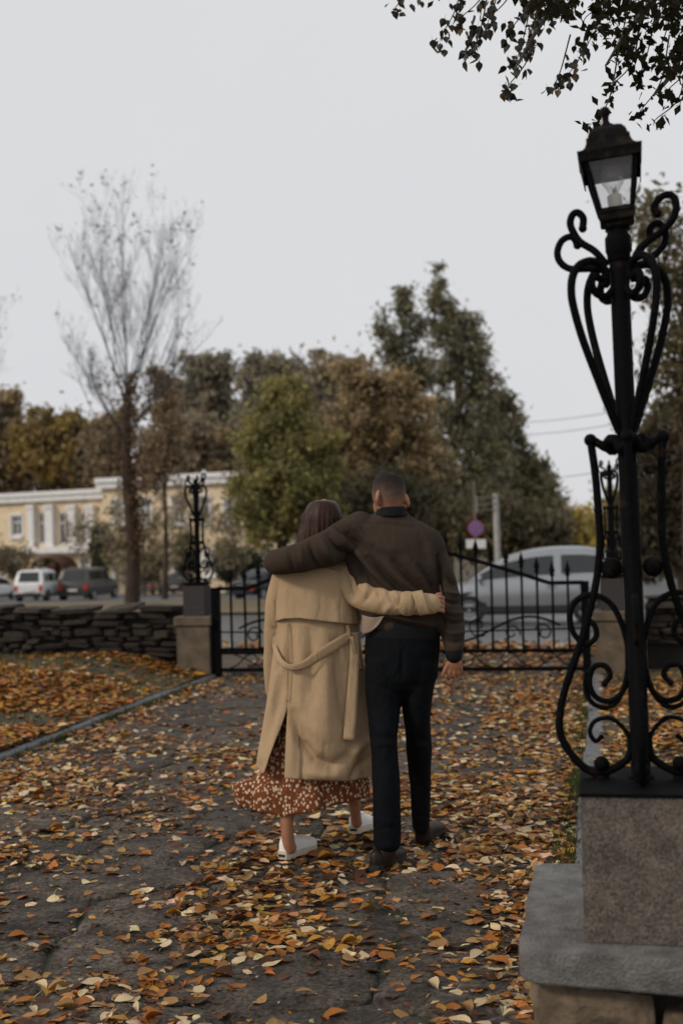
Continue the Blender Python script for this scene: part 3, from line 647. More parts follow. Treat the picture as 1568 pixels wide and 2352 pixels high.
n = 2200; cx_ = g.uniform(KL, KR, 90); cy_ = g.uniform(3, 12, 90); k = g.integers(0, 90, n); X = np.clip(cx_[k]+g.normal(size=n)*.05, KL, KR); Y = cy_[k]+g.normal(size=n)*.03; blades('moss', X, Y, 0*X-.015, .03, 'moss and weeds growing in the path joints', g)
# thin twigs among the leaves
for k_, (x_, y_) in enumerate(((1180, 2262), (860, 2215), (420, 2300), (1085, 2105), (560, 2180), (980, 2330), (300, 2090), (1120, 2035))):
    q = G(x_, y_); a = g.uniform(0, 3.1); L = g.uniform(.1, .22); pts = catmull([q+np.array([math.cos(a)*L*t_, math.sin(a)*L*t_, .014+g.normal()*.004])+np.r_[g.normal(size=2)*.012, 0] for t_ in (-.5, -.2, .1, .5)], 4)
    b = MB(); b.tube(pts, np.linspace(.0028, .0012, len(pts)), 5); o = b.build('twig', M['bark'], None, origin=q); tag(o, ('longest', 'short', 'curved', 'thin', 'straight', 'small', 'pale', 'crooked')[k_]+' dry twig lying '+('right of the bottom middle', 'below the man', 'at the bottom left', 'right of the man', 'below the woman', 'at the bottom edge', 'left of the woman', 'beside the man and the kerb')[k_], 'twig', 'dry twigs on the path')
# ------------------------------------------------------------------ building
def building_wing(t, pxl, dl, pxr, dr_, ytop_l, zb, openings, cornice, depth=9, extra=None):
    A = P(pxl, 1240, dl); B = P(pxr, 1240, dr_); ex = np.array([B[0]-A[0], B[1]-A[1], 0]); W = np.linalg.norm(ex); ex /= W
    ny = np.array([ex[1], -ex[0], 0])                       # outward, towards the camera
    if ny@(_f) > 0: ny = -ny
    def uv(x, y):
        dr = _f+_r*((x-CX)/FOC)-_u*((y-CY)/FOC); k = ((A-CAMP)@ny)/(dr@ny); q = CAMP+dr*k; return float((q-A)@ex), float(q[2])
    ztop = uv((pxl+pxr)/2, ytop_l)[1]
    def W3(u_, z, o=0.): return np.array([A[0], A[1], 0])+ex*u_+ny*o+np.array([0, 0, z])
    ops = []
    for (x0, x1, y0, y1, st) in openings:
        u0, z1 = uv(x0, y0); u1, z0 = uv(x1, y1); ops.append((u0, u1, z0, z1, st))
    us = sorted({0., W}|{o[0] for o in ops}|{o[1] for o in ops}); zs = sorted({zb, ztop}|{o[2] for o in ops}|{o[3] for o in ops}); b = MB()
    for i in range(len(us)-1):
        for j in range(len(zs)-1):
            uc, zc = (us[i]+us[i+1])/2, (zs[j]+zs[j+1])/2
            if any(o[0] < uc < o[1] and o[2] < zc < o[3] for o in ops): continue
            b.add([W3(us[i], zs[j]), W3(us[i+1], zs[j]), W3(us[i+1], zs[j+1]), W3(us[i], zs[j+1])], [(0, 1, 2, 3)])
    for u0, u1, z0, z1, st in ops:
        for (p, q) in (((u0, z0), (u1, z0)), ((u1, z0), (u1, z1)), ((u1, z1), (u0, z1)), ((u0, z1), (u0, z0))):
            b.add([W3(*p), W3(*q), W3(*q, -.25), W3(*p, -.25)], [(0, 1, 2, 3)])
    for u_ in (0, W): b.add([W3(u_, zb), W3(u_, zb, -depth), W3(u_, ztop, -depth), W3(u_, ztop)], [(0, 1, 2, 3)])
    b.add([W3(0, ztop), W3(W, ztop), W3(W, ztop, -depth), W3(0, ztop, -depth)], [(0, 1, 2, 3)])
    b.add([W3(0, zb, -depth), W3(W, zb, -depth), W3(W, ztop, -depth), W3(0, ztop, -depth)], [(0, 1, 2, 3)])
    b.build('wall', M['cream'], t, smooth=False)
    def slab(nm, u0, u1, z0, z1, o0, o1, m, par=None):
        bb = MB(); V = [W3(u_, z, o) for z in (z0, z1) for (u_, o) in ((u0, o0), (u1, o0), (u1, o1), (u0, o1))]
        bb.add(V, [(0,3,2,1),(4,5,6,7),(0,1,5,4),(1,2,6,5),(2,3,7,6),(3,0,4,7)]); return bb.build(nm, m, par or t, smooth=False)
    for u0, u1, z0, z1, st in ops:
        if st == 'd':
            dd = slab('door', u0, u1, z0, z1-.01, -.2, -.12, M['brownwood']); slab('door_panel', u0+.2, (u0+u1)/2-.05, z0+.3, z1-.4, -.119, -.09, M['brownwood'], dd); continue
        w = slab('window', u0, u1, z0, z1, -.24, -.2, M['darkwin']); fw = .12
        for (a, c, e, f_) in ((u0, u0+fw, z0, z1), (u1-fw, u1, z0, z1), (u0+fw, u1-fw, z0, z0+fw), (u0+fw, u1-fw, z1-fw, z1), ((u0+u1)/2-.05, (u0+u1)/2+.05, z0+fw, z1-fw), (u0+fw, (u0+u1)/2-.05, z0+(z1-z0)*.66, z0+(z1-z0)*.66+.09), ((u0+u1)/2+.05, u1-fw, z0+(z1-z0)*.66, z0+(z1-z0)*.66+.09)):
            slab('frame', a, c, e, f_, -.197, -.12, M['white_paint'], w)
        if st == 's':
            slab('sill', u0-.15, u1+.15, z0-.28, z0-.02, .003, .2, M['white_paint'], w); slab('lintel', u0-.1, u1+.1, z1+.02, z1+.25, .003, .1, M['white_paint'], w)
            slab('surround', u0-.22, u0-.02, z0, z1+.02, .003, .06, M['white_paint'], w); slab('surround', u1+.02, u1+.22, z0, z1+.02, .003, .06, M['white_paint'], w)
    slab('cornice', -.3, W+.3, ztop-.55, ztop-.1, .003, .45, M['white_paint']); slab('cornice', -.3, W+.3, ztop-.1, ztop+.25, -.5, .62, M['white_paint'])
    if extra: extra(uv, W3, slab)
zb_ = -3.6
base = P(240, 1240, 98); bld = thing('public_building', 'two storey cream plaster building with white pilasters and cornice', 'building', (base[0], base[1], -3.2))
def portico(uv, W3, slab):
    for (x0, x1) in ((70, 86), (111, 130), (162, 181), (204, 223)):
        u0, z1 = uv(x0, 1160); u1, z0 = uv(x1, 1268); slab('pilaster', u0, u1, z0, z1, .003, .4, M['white_paint']); slab('capital', u0-.12, u1+.12, z1-.3, z1, .403, .5, M['white_paint'])
    u0, z1 = uv(68, 1256); u1, z0 = uv(224, 1268); slab('balcony_band', u0, u1, z0, z1, .405, .8, M['white_paint'])
    # arched canopy over the entrance
    ua, zc = uv(106, 1302); ub, ztp = uv(178, 1276); um, R = (ua+ub)/2, (ub-ua)/2; h = ztp-zc; b = MB(); rr = []
    for o in (.05, 1.7):
        rr.append([W3(um+R*math.cos(a), zc+h*math.sin(a), o) for a in np.linspace(0, math.pi, 13)]+[W3(um+R*.9*math.cos(a), zc+h*.82*math.sin(a), o) for a in np.linspace(math.pi, 0, 13)])
    b.rings(np.array(rr)); b.build('canopy', M['brownwood'], bld, smooth=False)
    for x_ in (108, 176):
        u_, _z = uv(x_, 1300); slab('canopy_post', u_-.08, u_+.08, zb_+.4, zc, 1.5, 1.66, M['brownwood'])
    u0, z1 = uv(112, 1302); u1, z0 = uv(125, 1312); slab('notice_board', u0, u1, z0, z1, .01, .08, mat('red_board', (.5, .03, .02), .6, .1, 5))
building_wing(bld, -140, 112, 240, 102, 1139, zb_, [(27, 51, 1186, 1230, 's'), (88, 110, 1178, 1250, 'p'), (134, 160, 1178, 1250, 'p'), (184, 203, 1178, 1250, 'p'), (88, 106, 1288, 1316, 's'), (187, 204, 1287, 1316, 's'), (124, 160, 1292, 1350, 'd'), (20, 42, 1290, 1318, 's'), (-60, -36, 1190, 1234, 's')], True, extra=portico)
building_wing(bld, 238, 98.5, 660, 92, 1096, zb_, [(262, 282, 1150, 1205, 's'), (321, 345, 1150, 1203, 's'), (396, 424, 1146, 1200, 's'), (455, 482, 1142, 1197, 's'), (516, 548, 1148, 1200, 's'), (585, 615, 1146, 1198, 's'), (262, 284, 1270, 1322, 's'), (325, 347, 1270, 1322, 's'), (398, 424, 1268, 1322, 's'), (470, 494, 1268, 1320, 's'), (538, 560, 1266, 1318, 's'), (600, 622, 1266, 1318, 's')], True)

# ------------------------------------------------------------------ cars
def paint(name, col, rough=.28):
    return mat(name, col, rough, .06, 2, spec=.5)
def car(label, loc, yaw, L, Wd, H, paint_m, style, group, name='parked_car'):
    """Local frame: x forward, y left, z up; origin on the road below the middle."""
    t = thing(name, label, 'car', loc, group, local=True); t.rotation_euler = (0, 0, yaw)
    h = Wd/2; bz = .20; belt = H*.60; hood = H*.56 if style != 'suv' else H*.58
    fx, rx = L/2, -L/2
    if style == 'hatch':   st = [(fx, .38, hood-.28, .72), (fx-.10, .24, hood-.18, .9), (fx-.35, bz, hood-.10, .98), (fx-.95, bz, hood+.04, 1), (.2, bz, belt, 1), (rx+.7, bz, belt+.05, 1), (rx+.15, .24, belt+.05, .97), (rx, .36, belt-.06, .88)]; gh = [(fx-.58, 0, .86), (fx-1.25, .60, .81), (fx-1.70, .86, .79), (fx-2.15, .97, .78), (-.75, 1., .77), (rx+.62, .96, .75), (rx+.28, .75, .76), (rx+.06, 0, .84)]; pil = (fx-1.20, -.60, rx+.36)
    elif style == 'suv':   st = [(fx, .42, hood-.22, .86), (fx-.08, .3, hood-.06, .95), (fx-.5, .26, hood, .99), (fx-1.1, .26, hood+.03, 1), (.2, .26, belt, 1), (rx+.6, .26, belt+.02, 1), (rx+.1, .3, belt+.02, .98), (rx, .4, belt-.04, .93)]; gh = [(fx-1.15, 0, .88), (fx-1.62, .9, .82), (fx-1.85, .98, .81), (-.2, 1., .81), (rx+.55, 1., .8), (rx+.28, .95, .8), (rx+.06, 0, .88)]; pil = (fx-1.7, -.05, rx+.85)
    else:                  st = [(fx, .38, hood-.24, .78), (fx-.12, .24, hood-.12, .92), (fx-.5, bz, hood-.05, .98), (fx-1.2, bz, hood+.02, 1), (0, bz, belt, 1), (rx+.9, bz, belt+.03, 1), (rx+.2, .24, belt, .96), (rx, .36, belt-.10, .88)]; gh = [(fx-1.15, 0, .86), (fx-1.8, .86, .78), (fx-2.1, .98, .76), (-.3, 1., .75), (rx+1.25, .9, .75), (rx+.62, 0, .82)]; pil = (fx-1.9, -.3, rx+1.1)
    def put(b, nm, m, par=None, smooth=True, angle=38): return mesh_obj(nm, b.V(), b.f, m, par or t, smooth=smooth, angle=angle)
    S = catmull(st, 3); R = []
    for x, z0, z1, w in S:
        w *= h; zm = (z0+z1)/2
        half = [(w*.82, z0), (w*.97, z0+.10), (w, zm), (w*.985, z1-.10), (w*.93, z1-.02), (w*.6, z1+.025)]
        R.append([(x, y, z) for y, z in half]+[(x, -y, z) for y, z in half[::-1]])
    b = MB(); b.rings(R); body = put(b, 'body', paint_m)
    def belt_at(x): return float(np.interp(x, [s_[0] for s_ in S][::-1], [s_[2] for s_ in S][::-1]))
    GHs = catmull(gh, 3)
    def sec(x):
        e = float(np.interp(x, GHs[::-1, 0], GHs[::-1, 1])); w = float(np.interp(x, GHs[::-1, 0], GHs[::-1, 2]))*h
        zb2 = belt_at(x)-.03; return zb2, zb2+max(e, .01)*(H-zb2), w
    R = []
    for x, e, w in GHs:
        zb2, zr_, wr = sec(x); wb = h*.93
        wt = wb+(wr-wb)*max(e, 0.); half = [(wb, zb2), ((wb*.25+wt*.75), zb2+(zr_-zb2)*.78), (wt*.97, zb2+(zr_-zb2)*.93), (wt*.86, zr_-.01), (wt*.4, zr_+.015)]
        R.append([(x, y, z) for y, z in half]+[(x, -y, z) for y, z in half[::-1]])
    b = MB(); b.rings(R); put(b, 'cabin', paint_m)
    # side glass, front and rear screens
    xa, xm, xe = pil
    def side(x0, x1, sg, nm):
        V, Fc = [], []; n = 8
        for i in range(n+1):
            x = x0+(x1-x0)*i/n; zb2, zr_, wr = sec(x); wb = h*.93; e = (zr_-zb2)/(H-zb2+1e-6); wt = wb+(wr-wb)*e
            for q in (.14, .76):
                if q > .5: q = min(q, .76)
                yy = wb+(wb*.25+wt*.75-wb)*(q/.78)+.007; V.append((x, sg*yy, zb2+(zr_-zb2)*q))
        for i in range(n): a = i*2; Fc.append((a, a+2, a+3, a+1) if sg < 0 else (a, a+1, a+3, a+2))
        bb = MB(); bb.add(V, Fc); return put(bb, nm, M['carglass'])
    for sg in (-1, 1):
        side(xa+.28, xm+.07, sg, 'side_window'); side(xm-.07, xe+.05, sg, 'side_window')
        if style == 'suv': side(xe-.05, rx+.42, sg, 'side_window')
        b = MB(); b.ball((xa+.25, sg*(h+.08), belt+.02), .09, 10, (.6, 1.1, .8)); put(b, 'mirror', paint_m)
        for hx in (xm+.05, xe+.3):
            b = MB(); b.box((hx-.02+.0, sg*h*1.0-.012, belt-.17), (hx+.16, sg*h*1.0+.014, belt-.13)); put(b, 'door_handle', paint_m, smooth=False)
        b = MB(); b.box((rx+.35, sg*h*.99-.012, bz+.06), (fx-.4, sg*h*.99+.02, bz+.17)); put(b, 'side_sill', M['black_plastic'], smooth=False)
    def screen(x0, x1, nm):
        V, Fc = [], []; n = 6
        for i in range(n+1):
            q = .1+.78*i/n; x = x0+(x1-x0)*q; zb2, zr_, wr = sec(x)
            for y in (-.8, 0, .8): V.append((x+(.012 if x > 0 else -.012), y*wr*.95, zr_+.02+.0))
        for i in range(n):
            for j in range(2): a = i*3+j; Fc.append((a, a+1, a+4, a+3))
        bb = MB(); bb.add(V, Fc); return put(bb, nm, M['carglass'])
    screen(gh[0][0], gh[1][0], 'windscreen'); screen(gh[-1][0], gh[-2][0], 'rear_window')
    for sg in (-1, 1):
        b = MB(); b.ball((fx-.14, sg*h*.66, hood-.22), .14, 10, (.6, 1.2, .7)); put(b, 'headlight', M['rim'])
        b = MB(); b.box((rx-.015, sg*h*.80-.09, belt-.42), (rx+.14, sg*h*.80+.09, belt-.10)); put(b, 'tail_light', M['tail_red'], smooth=False)
    b = MB(); b.box((rx-.05, -h*.86, .30), (rx+.16, h*.86, .50)); put(b, 'bumper', M['black_plastic'] if style == 'suv' else paint_m, smooth=False)
    b = MB(); b.box((fx-.16, -h*.86, .28), (fx+.04, h*.86, .46)); put(b, 'bumper', M['black_plastic'] if style == 'suv' else paint_m, smooth=False)
    b = MB(); b.box((rx-.065, -.26, .56), (rx-.03, .26, .67)); put(b, 'number_plate', M['plate'], smooth=False)
    wr_ = .30 if style != 'suv' else .35
    for wx in (fx-.72, rx+.66):
        for sg in (-1, 1):
            My = Matrix.Translation((wx, sg*(h-.10), wr_)) @ Matrix.Rotation(math.pi/2, 4, 'X')
            b = MB(); b.lathe([(wr_*.55, -.10), (wr_*.93, -.10), (wr_, -.06), (wr_, .06), (wr_*.93, .105), (wr_*.62, .105), (wr_*.6, .09)], 22, M=np.array(My)); wh = put(b, 'wheel', M['tyre'])
            b = MB(); b.lathe([(.03, sg*-.112), (wr_*.3, sg*-.108), (wr_*.5, sg*-.098), (wr_*.62, sg*-.110), (wr_*.64, 0)][::1], 22, M=np.array(My)); put(b, 'rim', M['rim'], wh)
            b = MB(); pts = [(wx+(wr_+.05)*math.cos(a), sg*(h*.985+.004), wr_+(wr_+.05)*math.sin(a)) for a in np.linspace(-.25, math.pi+.25, 20)]
            V = pts+[(wx, sg*(h*.985+.004), wr_-.06)]; b.add(V, [(i, i+1, 20) for i in range(19)]); put(b, 'wheel_arch', M['black_plastic'], smooth=False)
    return t
SIL = mat('silver_paint', (.33, .34, .35), .32, .05, 2, metal=.85); WHT = paint('white_paint', (.72, .73, .74)); DKG = paint('dark_grey_paint', (.05, .046, .042)); GRY = paint('grey_paint', (.12, .12, .12)); BLK = paint('black_paint', (.012, .013, .02), .2)
def road_pt(x, d): q = P(x, 1240, d); return (q[0], q[1], float(zt(q[0], q[1]))+.005)
cg = 'cars parked in front of the building'
car('silver hatchback standing on the road behind the right gate leaf', road_pt(1205, 25.2), math.pi+math.radians(3), 3.62, 1.62, 1.46, SIL, 'hatch', 'cars on the road', 'silver_car')
car('boxy white off-road car parked with its rear towards the wall', road_pt(93, 69), math.radians(94), 3.75, 1.68, 1.66, WHT, 'suv', cg)
car('dark grey off-road car parked beside the white one', road_pt(203, 70), math.radians(90), 4.4, 1.85, 1.74, DKG, 'suv', cg)
car('grey hatchback parked just right of the bare poplar trunk', road_pt(334, 90), math.radians(98), 3.9, 1.7, 1.5, GRY, 'hatch', cg)
car('dark saloon parked left of the left gate pillar', road_pt(412, 88), math.radians(98), 4.3, 1.75, 1.48, DKG, 'sedan', cg)
car('black saloon seen between the gate bars beside the woman', road_pt(622, 64), math.radians(62), 4.4, 1.76, 1.46, BLK, 'sedan', cg)
car('white car cut off by the left edge of the picture', road_pt(-26, 72), math.radians(92), 4.0, 1.7, 1.45, WHT, 'hatch', cg)

# ------------------------------------------------------------------ road sign, poles, wires
sp = road_pt(1091, 33.6); t = thing('road_sign', 'round blue and red no stopping sign with a white plate on a thin pole', 'sign', sp)
def sgn(x, y, d=33.6): return P(x, y, d)
b = MB(); b.tube([(sp[0], sp[1], sp[2]-.1), sgn(1088, 1105)], .035, 8); b.build('pole', mat('rusty_pole', (.13, .10, .085), .8, .3, 6), t)
def disc(c, r, o, nm, m, n=28):
    c = c-_f*o; th = np.arange(n)*2*math.pi/n; b = MB()
    b.rings([[c+_r*r*math.cos(a)+np.array([0, 0, r*math.sin(a)])+_f*q for a in th] for q in (.006, 0)]); return b.build(nm, m, t, smooth=False)
red = mat('sign_red', (.38, .075, .07), .5, .1, 9); blu = mat('sign_blue', (.05, .12, .42), .5, .1, 9)
c = sgn(1092, 1213); disc(c, .205, .05, 'sign_rim', red); disc(c, .165, .062, 'sign_face', blu)
for sg in (-1, 1):
    b = MB(); a = math.radians(45*sg); e = (_r*math.cos(a)+np.array([0, 0, math.sin(a)])); w = (_r*-math.sin(a)+np.array([0, 0, math.cos(a)])); cc = c-_f*(.07 if sg > 0 else .074)
    b.add([cc+e*p+w*q+_f*k for k in (0, .002) for p, q in ((-.16, -.022), (.16, -.022), (.16, .022), (-.16, .022))], [(0,1,2,3),(4,7,6,5),(0,4,5,1),(2,6,7,3),(1,5,6,2),(0,3,7,4)]); b.build('cross_bar', red, t, smooth=False)
c = sgn(1092, 1249); b = MB(); b.add([c+_r*p+np.array([0, 0, q])-_f*k for k in (.05, .06) for p, q in ((-.26, -.12), (.26, -.12), (.26, .12), (-.26, .12))], [(0,1,2,3),(4,7,6,5),(0,4,5,1),(2,6,7,3),(1,5,6,2),(0,3,7,4)]); b.build('plate', M['plate'], t, smooth=False)
up = road_pt(1143, 36); t = thing('concrete_post', 'pale concrete post with a thin metal frame beside the no stopping sign', 'post', up)
b = MB(); b.tube([(up[0], up[1], up[2]-.1), P(1137, 1134, 36)], [.10, .085], 10); b.build('post', M['concrete'], t)
for y_ in (1143, 1158, 1172):
    b = MB(); b.tube([P(1136, y_-2, 35.9), P(1092, y_+2, 35.9)], .02, 6); b.build('cross_rail', mat('frame_metal', (.14, .13, .12), .7, .2, 8), t)
b = MB(); b.tube([P(1093, 1139, 35.9), P(1094, 1178, 35.9)], .02, 6); b.build('upright', M['concrete'], t)
for i, (ya, yb) in enumerate(((952, 918), (980, 948), (1082, 1058))):
    A_, B_ = P(1080, ya+16, 60), P(1900, yb-95, 26); q = np.linspace(0, 1, 24)[:, None]; pts = A_+(B_-A_)*q; pts[:, 2] -= .5*4*q[:, 0]*(1-q[:, 0])
    b = MB(); b.tube(pts, .011, 5); o = b.build('overhead_wire', M['black_plastic'], None, origin=A_); tag(o, ('topmost', 'middle', 'lowest')[i]+' thin overhead wire crossing the sky left of the lamp', 'wire', 'overhead wires')

# ------------------------------------------------------------------ trees
def leaf_cloud(C, sz, g, elong=1.5):
    """Small pointed leaf faces with random turn: C centres (n,3)."""
    n = len(C); R = rotm(g.uniform(0, 6.28, n), g.uniform(-1.3, 1.3, n), g.uniform(-1.3, 1.3, n)); s = sz*g.uniform(.6, 1.35, n)
    q = np.array([(-.5*elong, 0, 0), (-.05, -.36, .08), (.5*elong, 0, 0), (-.05, .36, .08)])
    V = np.einsum('nij,kj->nki', R, q)*s[:, None, None]+C[:, None, :]
    return V.reshape(-1, 3), np.arange(n*4).reshape(-1, 4)
def tree(name, label, cat, px, depth, blobs, n, leaf, cols, g, trunk=.22, group=None, clump=.55, nclump=90, limbs=14, bark='trunkb', base_y=None, gap=1.0, trunk_top=None, hollow=.35, dz=1.0):
    """blobs: (x, y, rx, ry, weight) in the frame at this depth; they become ellipsoids with real depth."""
    g = np.random.default_rng(g); k = depth/FOC
    q = P(px, 1240, depth); zb2 = float(zt(q[0], q[1])) if base_y is None else base_y
    t = thing(name, label, cat, (q[0], q[1], zb2), group)
    B = [(P(x, y, depth), rx*k, ry*k, w) for x, y, rx, ry, w in blobs]
    wts = np.array([b_[3]*b_[1]*b_[2] for b_ in B]); wts = wts/wts.sum()
    cl = []; 
    for i in g.choice(len(B), nclump, p=wts):
        c, rx, ry, w = B[i]; v = g.normal(size=3); v /= np.linalg.norm(v); rad = (hollow+(1-hollow)*g.random())**.6
        cl.append(c+_r0*v[0]*rx*rad+np.array([_f[0], _f[1], 0])*v[1]*rx*.8*dz*rad+np.array([0, 0, 1.])*v[2]*ry*rad)
    cl = np.array(cl); top = zb2+.80*(max(b_[0][2]+b_[2]*.6 for b_ in B)-zb2)
    # trunk and limbs
    H = top-zb2; b = MB(); zz = np.linspace(-.2, H, 9); sway = np.cumsum(g.normal(size=(9, 2))*.012*H/3, 0); bc = np.average([b_[0][:2] for b_ in B], axis=0, weights=wts)
    tp = np.array([[q[0]+(bc[0]-q[0])*(z/H)+sway[i, 0], q[1]+(bc[1]-q[1])*(z/H)+sway[i, 1], zb2+z] for i, z in enumerate(zz)])
    b.tube(tp, np.linspace(trunk, trunk*.12, 9)*np.r_[1.25, np.ones(8)], 9); tr = b.build('trunk', M[bark], t)
    for c in cl[g.permutation(len(cl))[:limbs]]:
        f_ = np.clip((c[2]-zb2)/H-.22, .12, .85); i = f_*8; p0 = tp[int(i)]+(tp[min(int(i)+1, 8)]-tp[int(i)])*(i % 1); m_ = p0+(c-p0)*.5+np.array([0, 0, .10*np.linalg.norm(c-p0)])
        b = MB(); b.tube(catmull([p0, m_, c], 4), np.linspace(trunk*.34*(1.1-f_), .015, 9), 6); b.build('limb', M[bark], tr)
    # crown
    per = g.multinomial(n, g.dirichlet(np.ones(len(cl))*3)); C = []; col = []; cols = np.array(cols)
    for c, m_ in zip(cl, per):
        s = clump*g.uniform(.6, 1.3); tl_ = np.where(g.random((m_, 1)) < .18, 1.9, 1.); C.append(c+g.normal(size=(m_, 3))*tl_*np.array([s, s, s*.85])*.55)
        j = g.integers(len(cols)); mixc = cols[j]*.7+cols[g.integers(len(cols), size=m_)]*.3; col.append(mixc*g.uniform(.65, 1.35, (m_, 1)))
    C = np.concatenate(C); col = np.concatenate(col); V, Fc = leaf_cloud(C, leaf, g)
    o = mesh_obj('crown', V, Fc, M['foliage'], t, smooth=False); set_col(o.data, np.repeat(col, 4, 0)); o['kind'] = 'stuff'
    return t
BR = [(.175,.142,.10), (.135,.115,.088), (.20,.155,.095)]; GRYB = [(.165,.15,.12), (.13,.122,.10), (.185,.16,.115)]
YG = [(.155,.145,.062), (.12,.115,.055), (.185,.162,.062)]; OR = [(.20,.155,.095), (.165,.135,.09), (.225,.165,.088)]; DK = [(.118,.112,.076), (.135,.125,.078), (.095,.092,.066)]; OL = [(.115,.106,.062), (.14,.12,.065)]; YE = [(.25,.185,.05), (.17,.145,.06), (.29,.21,.05)]
W = 'trees behind the building'
tree('tree', 'rusty brown tree at the far left edge behind the building', 'tree', -10, 120, [(-10, 1010, 70, 95, 1), (20, 940, 30, 45, .6)], 9450, .42, OR+BR, 31, .3, W, .62, 140, hollow=.15)
tree('tree', 'yellow tinged tree behind the white cornice of the left wing', 'tree', 130, 118, [(130, 1020, 85, 90, 1), (90, 1000, 60, 60, 1), (190, 1040, 50, 70, 1)], 12150, .42, [(.20,.15,.05), (.14,.11,.055), (.16,.12,.06)], 32, .3, W, .62, 160, hollow=.15)
tree('tree', 'grey brown tree behind the building, right of the bare poplar', 'tree', 470, 112, [(470, 900, 70, 105, 1), (430, 960, 70, 110, 1), (500, 850, 40, 60, .8), (540, 1000, 60, 90, 1)], 13500, .42, GRYB, 33, .35, W, .62, 190, hollow=.15)
tree('tree', 'slender brown tree standing just right of the bare poplar trunk', 'tree', 375, 66, [(372, 900, 34, 80, 1), (385, 1000, 45, 90, 1), (360, 1080, 50, 70, .8)], 5200, .17, BR+[(.15,.09,.05)], 53, .16, None, .4, 130, 26, hollow=.0)
tree('tree', 'low brown tree between the bare poplar and the yellow one behind the roof', 'tree', 250, 116, [(235, 1040, 60, 80, 1), (270, 990, 40, 60, 1)], 6750, .42, BR, 34, .25, W, .62, 100, hollow=.15)
tree('tree', 'grey brown tree whose top shows left of the willow', 'tree', 600, 108, [(600, 890, 60, 80, 1), (650, 870, 60, 65, 1), (620, 980, 80, 90, 1)], 10800, .4, GRYB, 35, .3, W, .62, 160, hollow=.15)
tree('tree', 'thin brown tree with a loose top between the willow and the orange tree', 'tree', 745, 106, [(730, 885, 60, 75, 1), (790, 880, 55, 65, 1), (760, 970, 80, 90, 1)], 9450, .4, BR+GRYB, 36, .3, W, .62, 140, hollow=.15)
tree('tree', 'grey brown mass of trees low behind the roof left of the willow', 'tree', 500, 104, [(390, 1050, 80, 70, 1.2), (480, 1030, 110, 80, 1), (560, 1040, 90, 90, 1), (620, 1060, 70, 90, 1)], 14000, .38, GRYB+BR, 50, .25, W, .62, 180, hollow=.15)
tree('tree', 'brown trees closing the gap low behind the left wing', 'tree', 110, 122, [(60, 1085, 100, 60, 1), (170, 1085, 110, 60, 1), (270, 1060, 70, 70, 1), (10, 1090, 80, 60, 1)], 12000, .42, BR+OR[:1], 51, .25, W, .62, 180, hollow=.15)
tree('tree', 'dim brown trees low behind the orange tree', 'tree', 800, 98, [(760, 1050, 100, 110, 1), (880, 1040, 110, 120, 1), (980, 1100, 100, 110, 1)], 9000, .38, GRYB, 52, .25, W, .62, 180, hollow=.15)
tree('tall_poplar', 'tallest grey green poplar with a pointed top right of the couple', 'tree', 1020, 66, [(1003, 632, 13, 40, 1.3), (1010, 690, 26, 50, 1.2), (1030, 745, 48, 60, 1.1), (1075, 780, 50, 75, 1), (1040, 850, 75, 90, .8), (1110, 880, 50, 95, .8), (1060, 970, 100, 110, .9), (1090, 1090, 105, 115, 1.2)], 19000, .17, DK+OL[:1], 37, .38, None, .36, 420, 46, hollow=.0)
tree('tall_poplar', 'narrow grey green poplar left of the tallest one, with its own lower peak', 'tree', 905, 68, [(928, 672, 12, 34, 1.3), (925, 715, 24, 45, 1.1), (958, 770, 26, 55, 1.0), (965, 850, 30, 60, .9), (880, 760, 22, 45, 1.0), (905, 800, 45, 60, .9), (935, 880, 60, 90, .7), (900, 980, 60, 90, .6)], 9000, .17, DK, 38, .3, None, .34, 230, 30, hollow=.0)
tree('tree', 'olive tree on the right slope of the tall poplars', 'tree', 1165, 72, [(1150, 1010, 55, 110, 1), (1200, 1110, 60, 90, 1), (1130, 1150, 90, 80, 1)], 12150, .26, DK+OL, 39, .3, 'trees along the side street', .42, 190, hollow=.1)
tree('tree', 'lowest dark tree ending the row before the gap of sky', 'tree', 1248, 84, [(1235, 1130, 40, 75, 1), (1270, 1180, 28, 50, 1)], 8100, .28, DK+OL, 40, .25, 'trees along the side street', .42, 120, hollow=.1)
tree('tree', 'distant yellow tree at the end of the side street', 'tree', 1340, 165, [(1335, 1215, 42, 42, 1), (1300, 1225, 30, 35, 1)], 4725, .6, YE, 41, .4, 'trees along the side street', 1.2, 40)
tree('tree', 'distant golden tree seen between the bars of the foreground lamp', 'tree', 1405, 140, [(1400, 1205, 35, 55, 1), (1440, 1190, 40, 70, 1)], 4725, .55, YE+OL, 42, .4, 'trees along the side street', 1.2, 40)
tree('willow', 'yellow green broad tree behind the left gate leaf', 'tree', 640, 46, [(640, 905, 34, 48, 1), (645, 955, 62, 55, 1), (640, 1020, 92, 90, 1), (660, 1120, 120, 105, 1), (600, 1200, 70, 70, .8), (720, 1190, 80, 80, .9), (560, 1100, 40, 60, .6), (735, 1050, 45, 60, .6), (690, 900, 30, 40, .6), (585, 1000, 35, 40, .6)], 25650, .15, YG, 43, .28, None, .34, 300, 34, hollow=.1)
tree('tree', 'orange brown rounded tree right behind the man', 'tree', 860, 52, [(850, 905, 85, 65, .8), (800, 870, 40, 40, .5), (920, 890, 40, 45, .5), (760, 1000, 45, 60, .6), (890, 985, 120, 95, 1), (820, 1040, 75, 110, 1), (960, 1080, 75, 110, 1)], 22950, .17, OR+[(.10,.08,.04)], 44, .32, None, .38, 320, 34, hollow=.1)
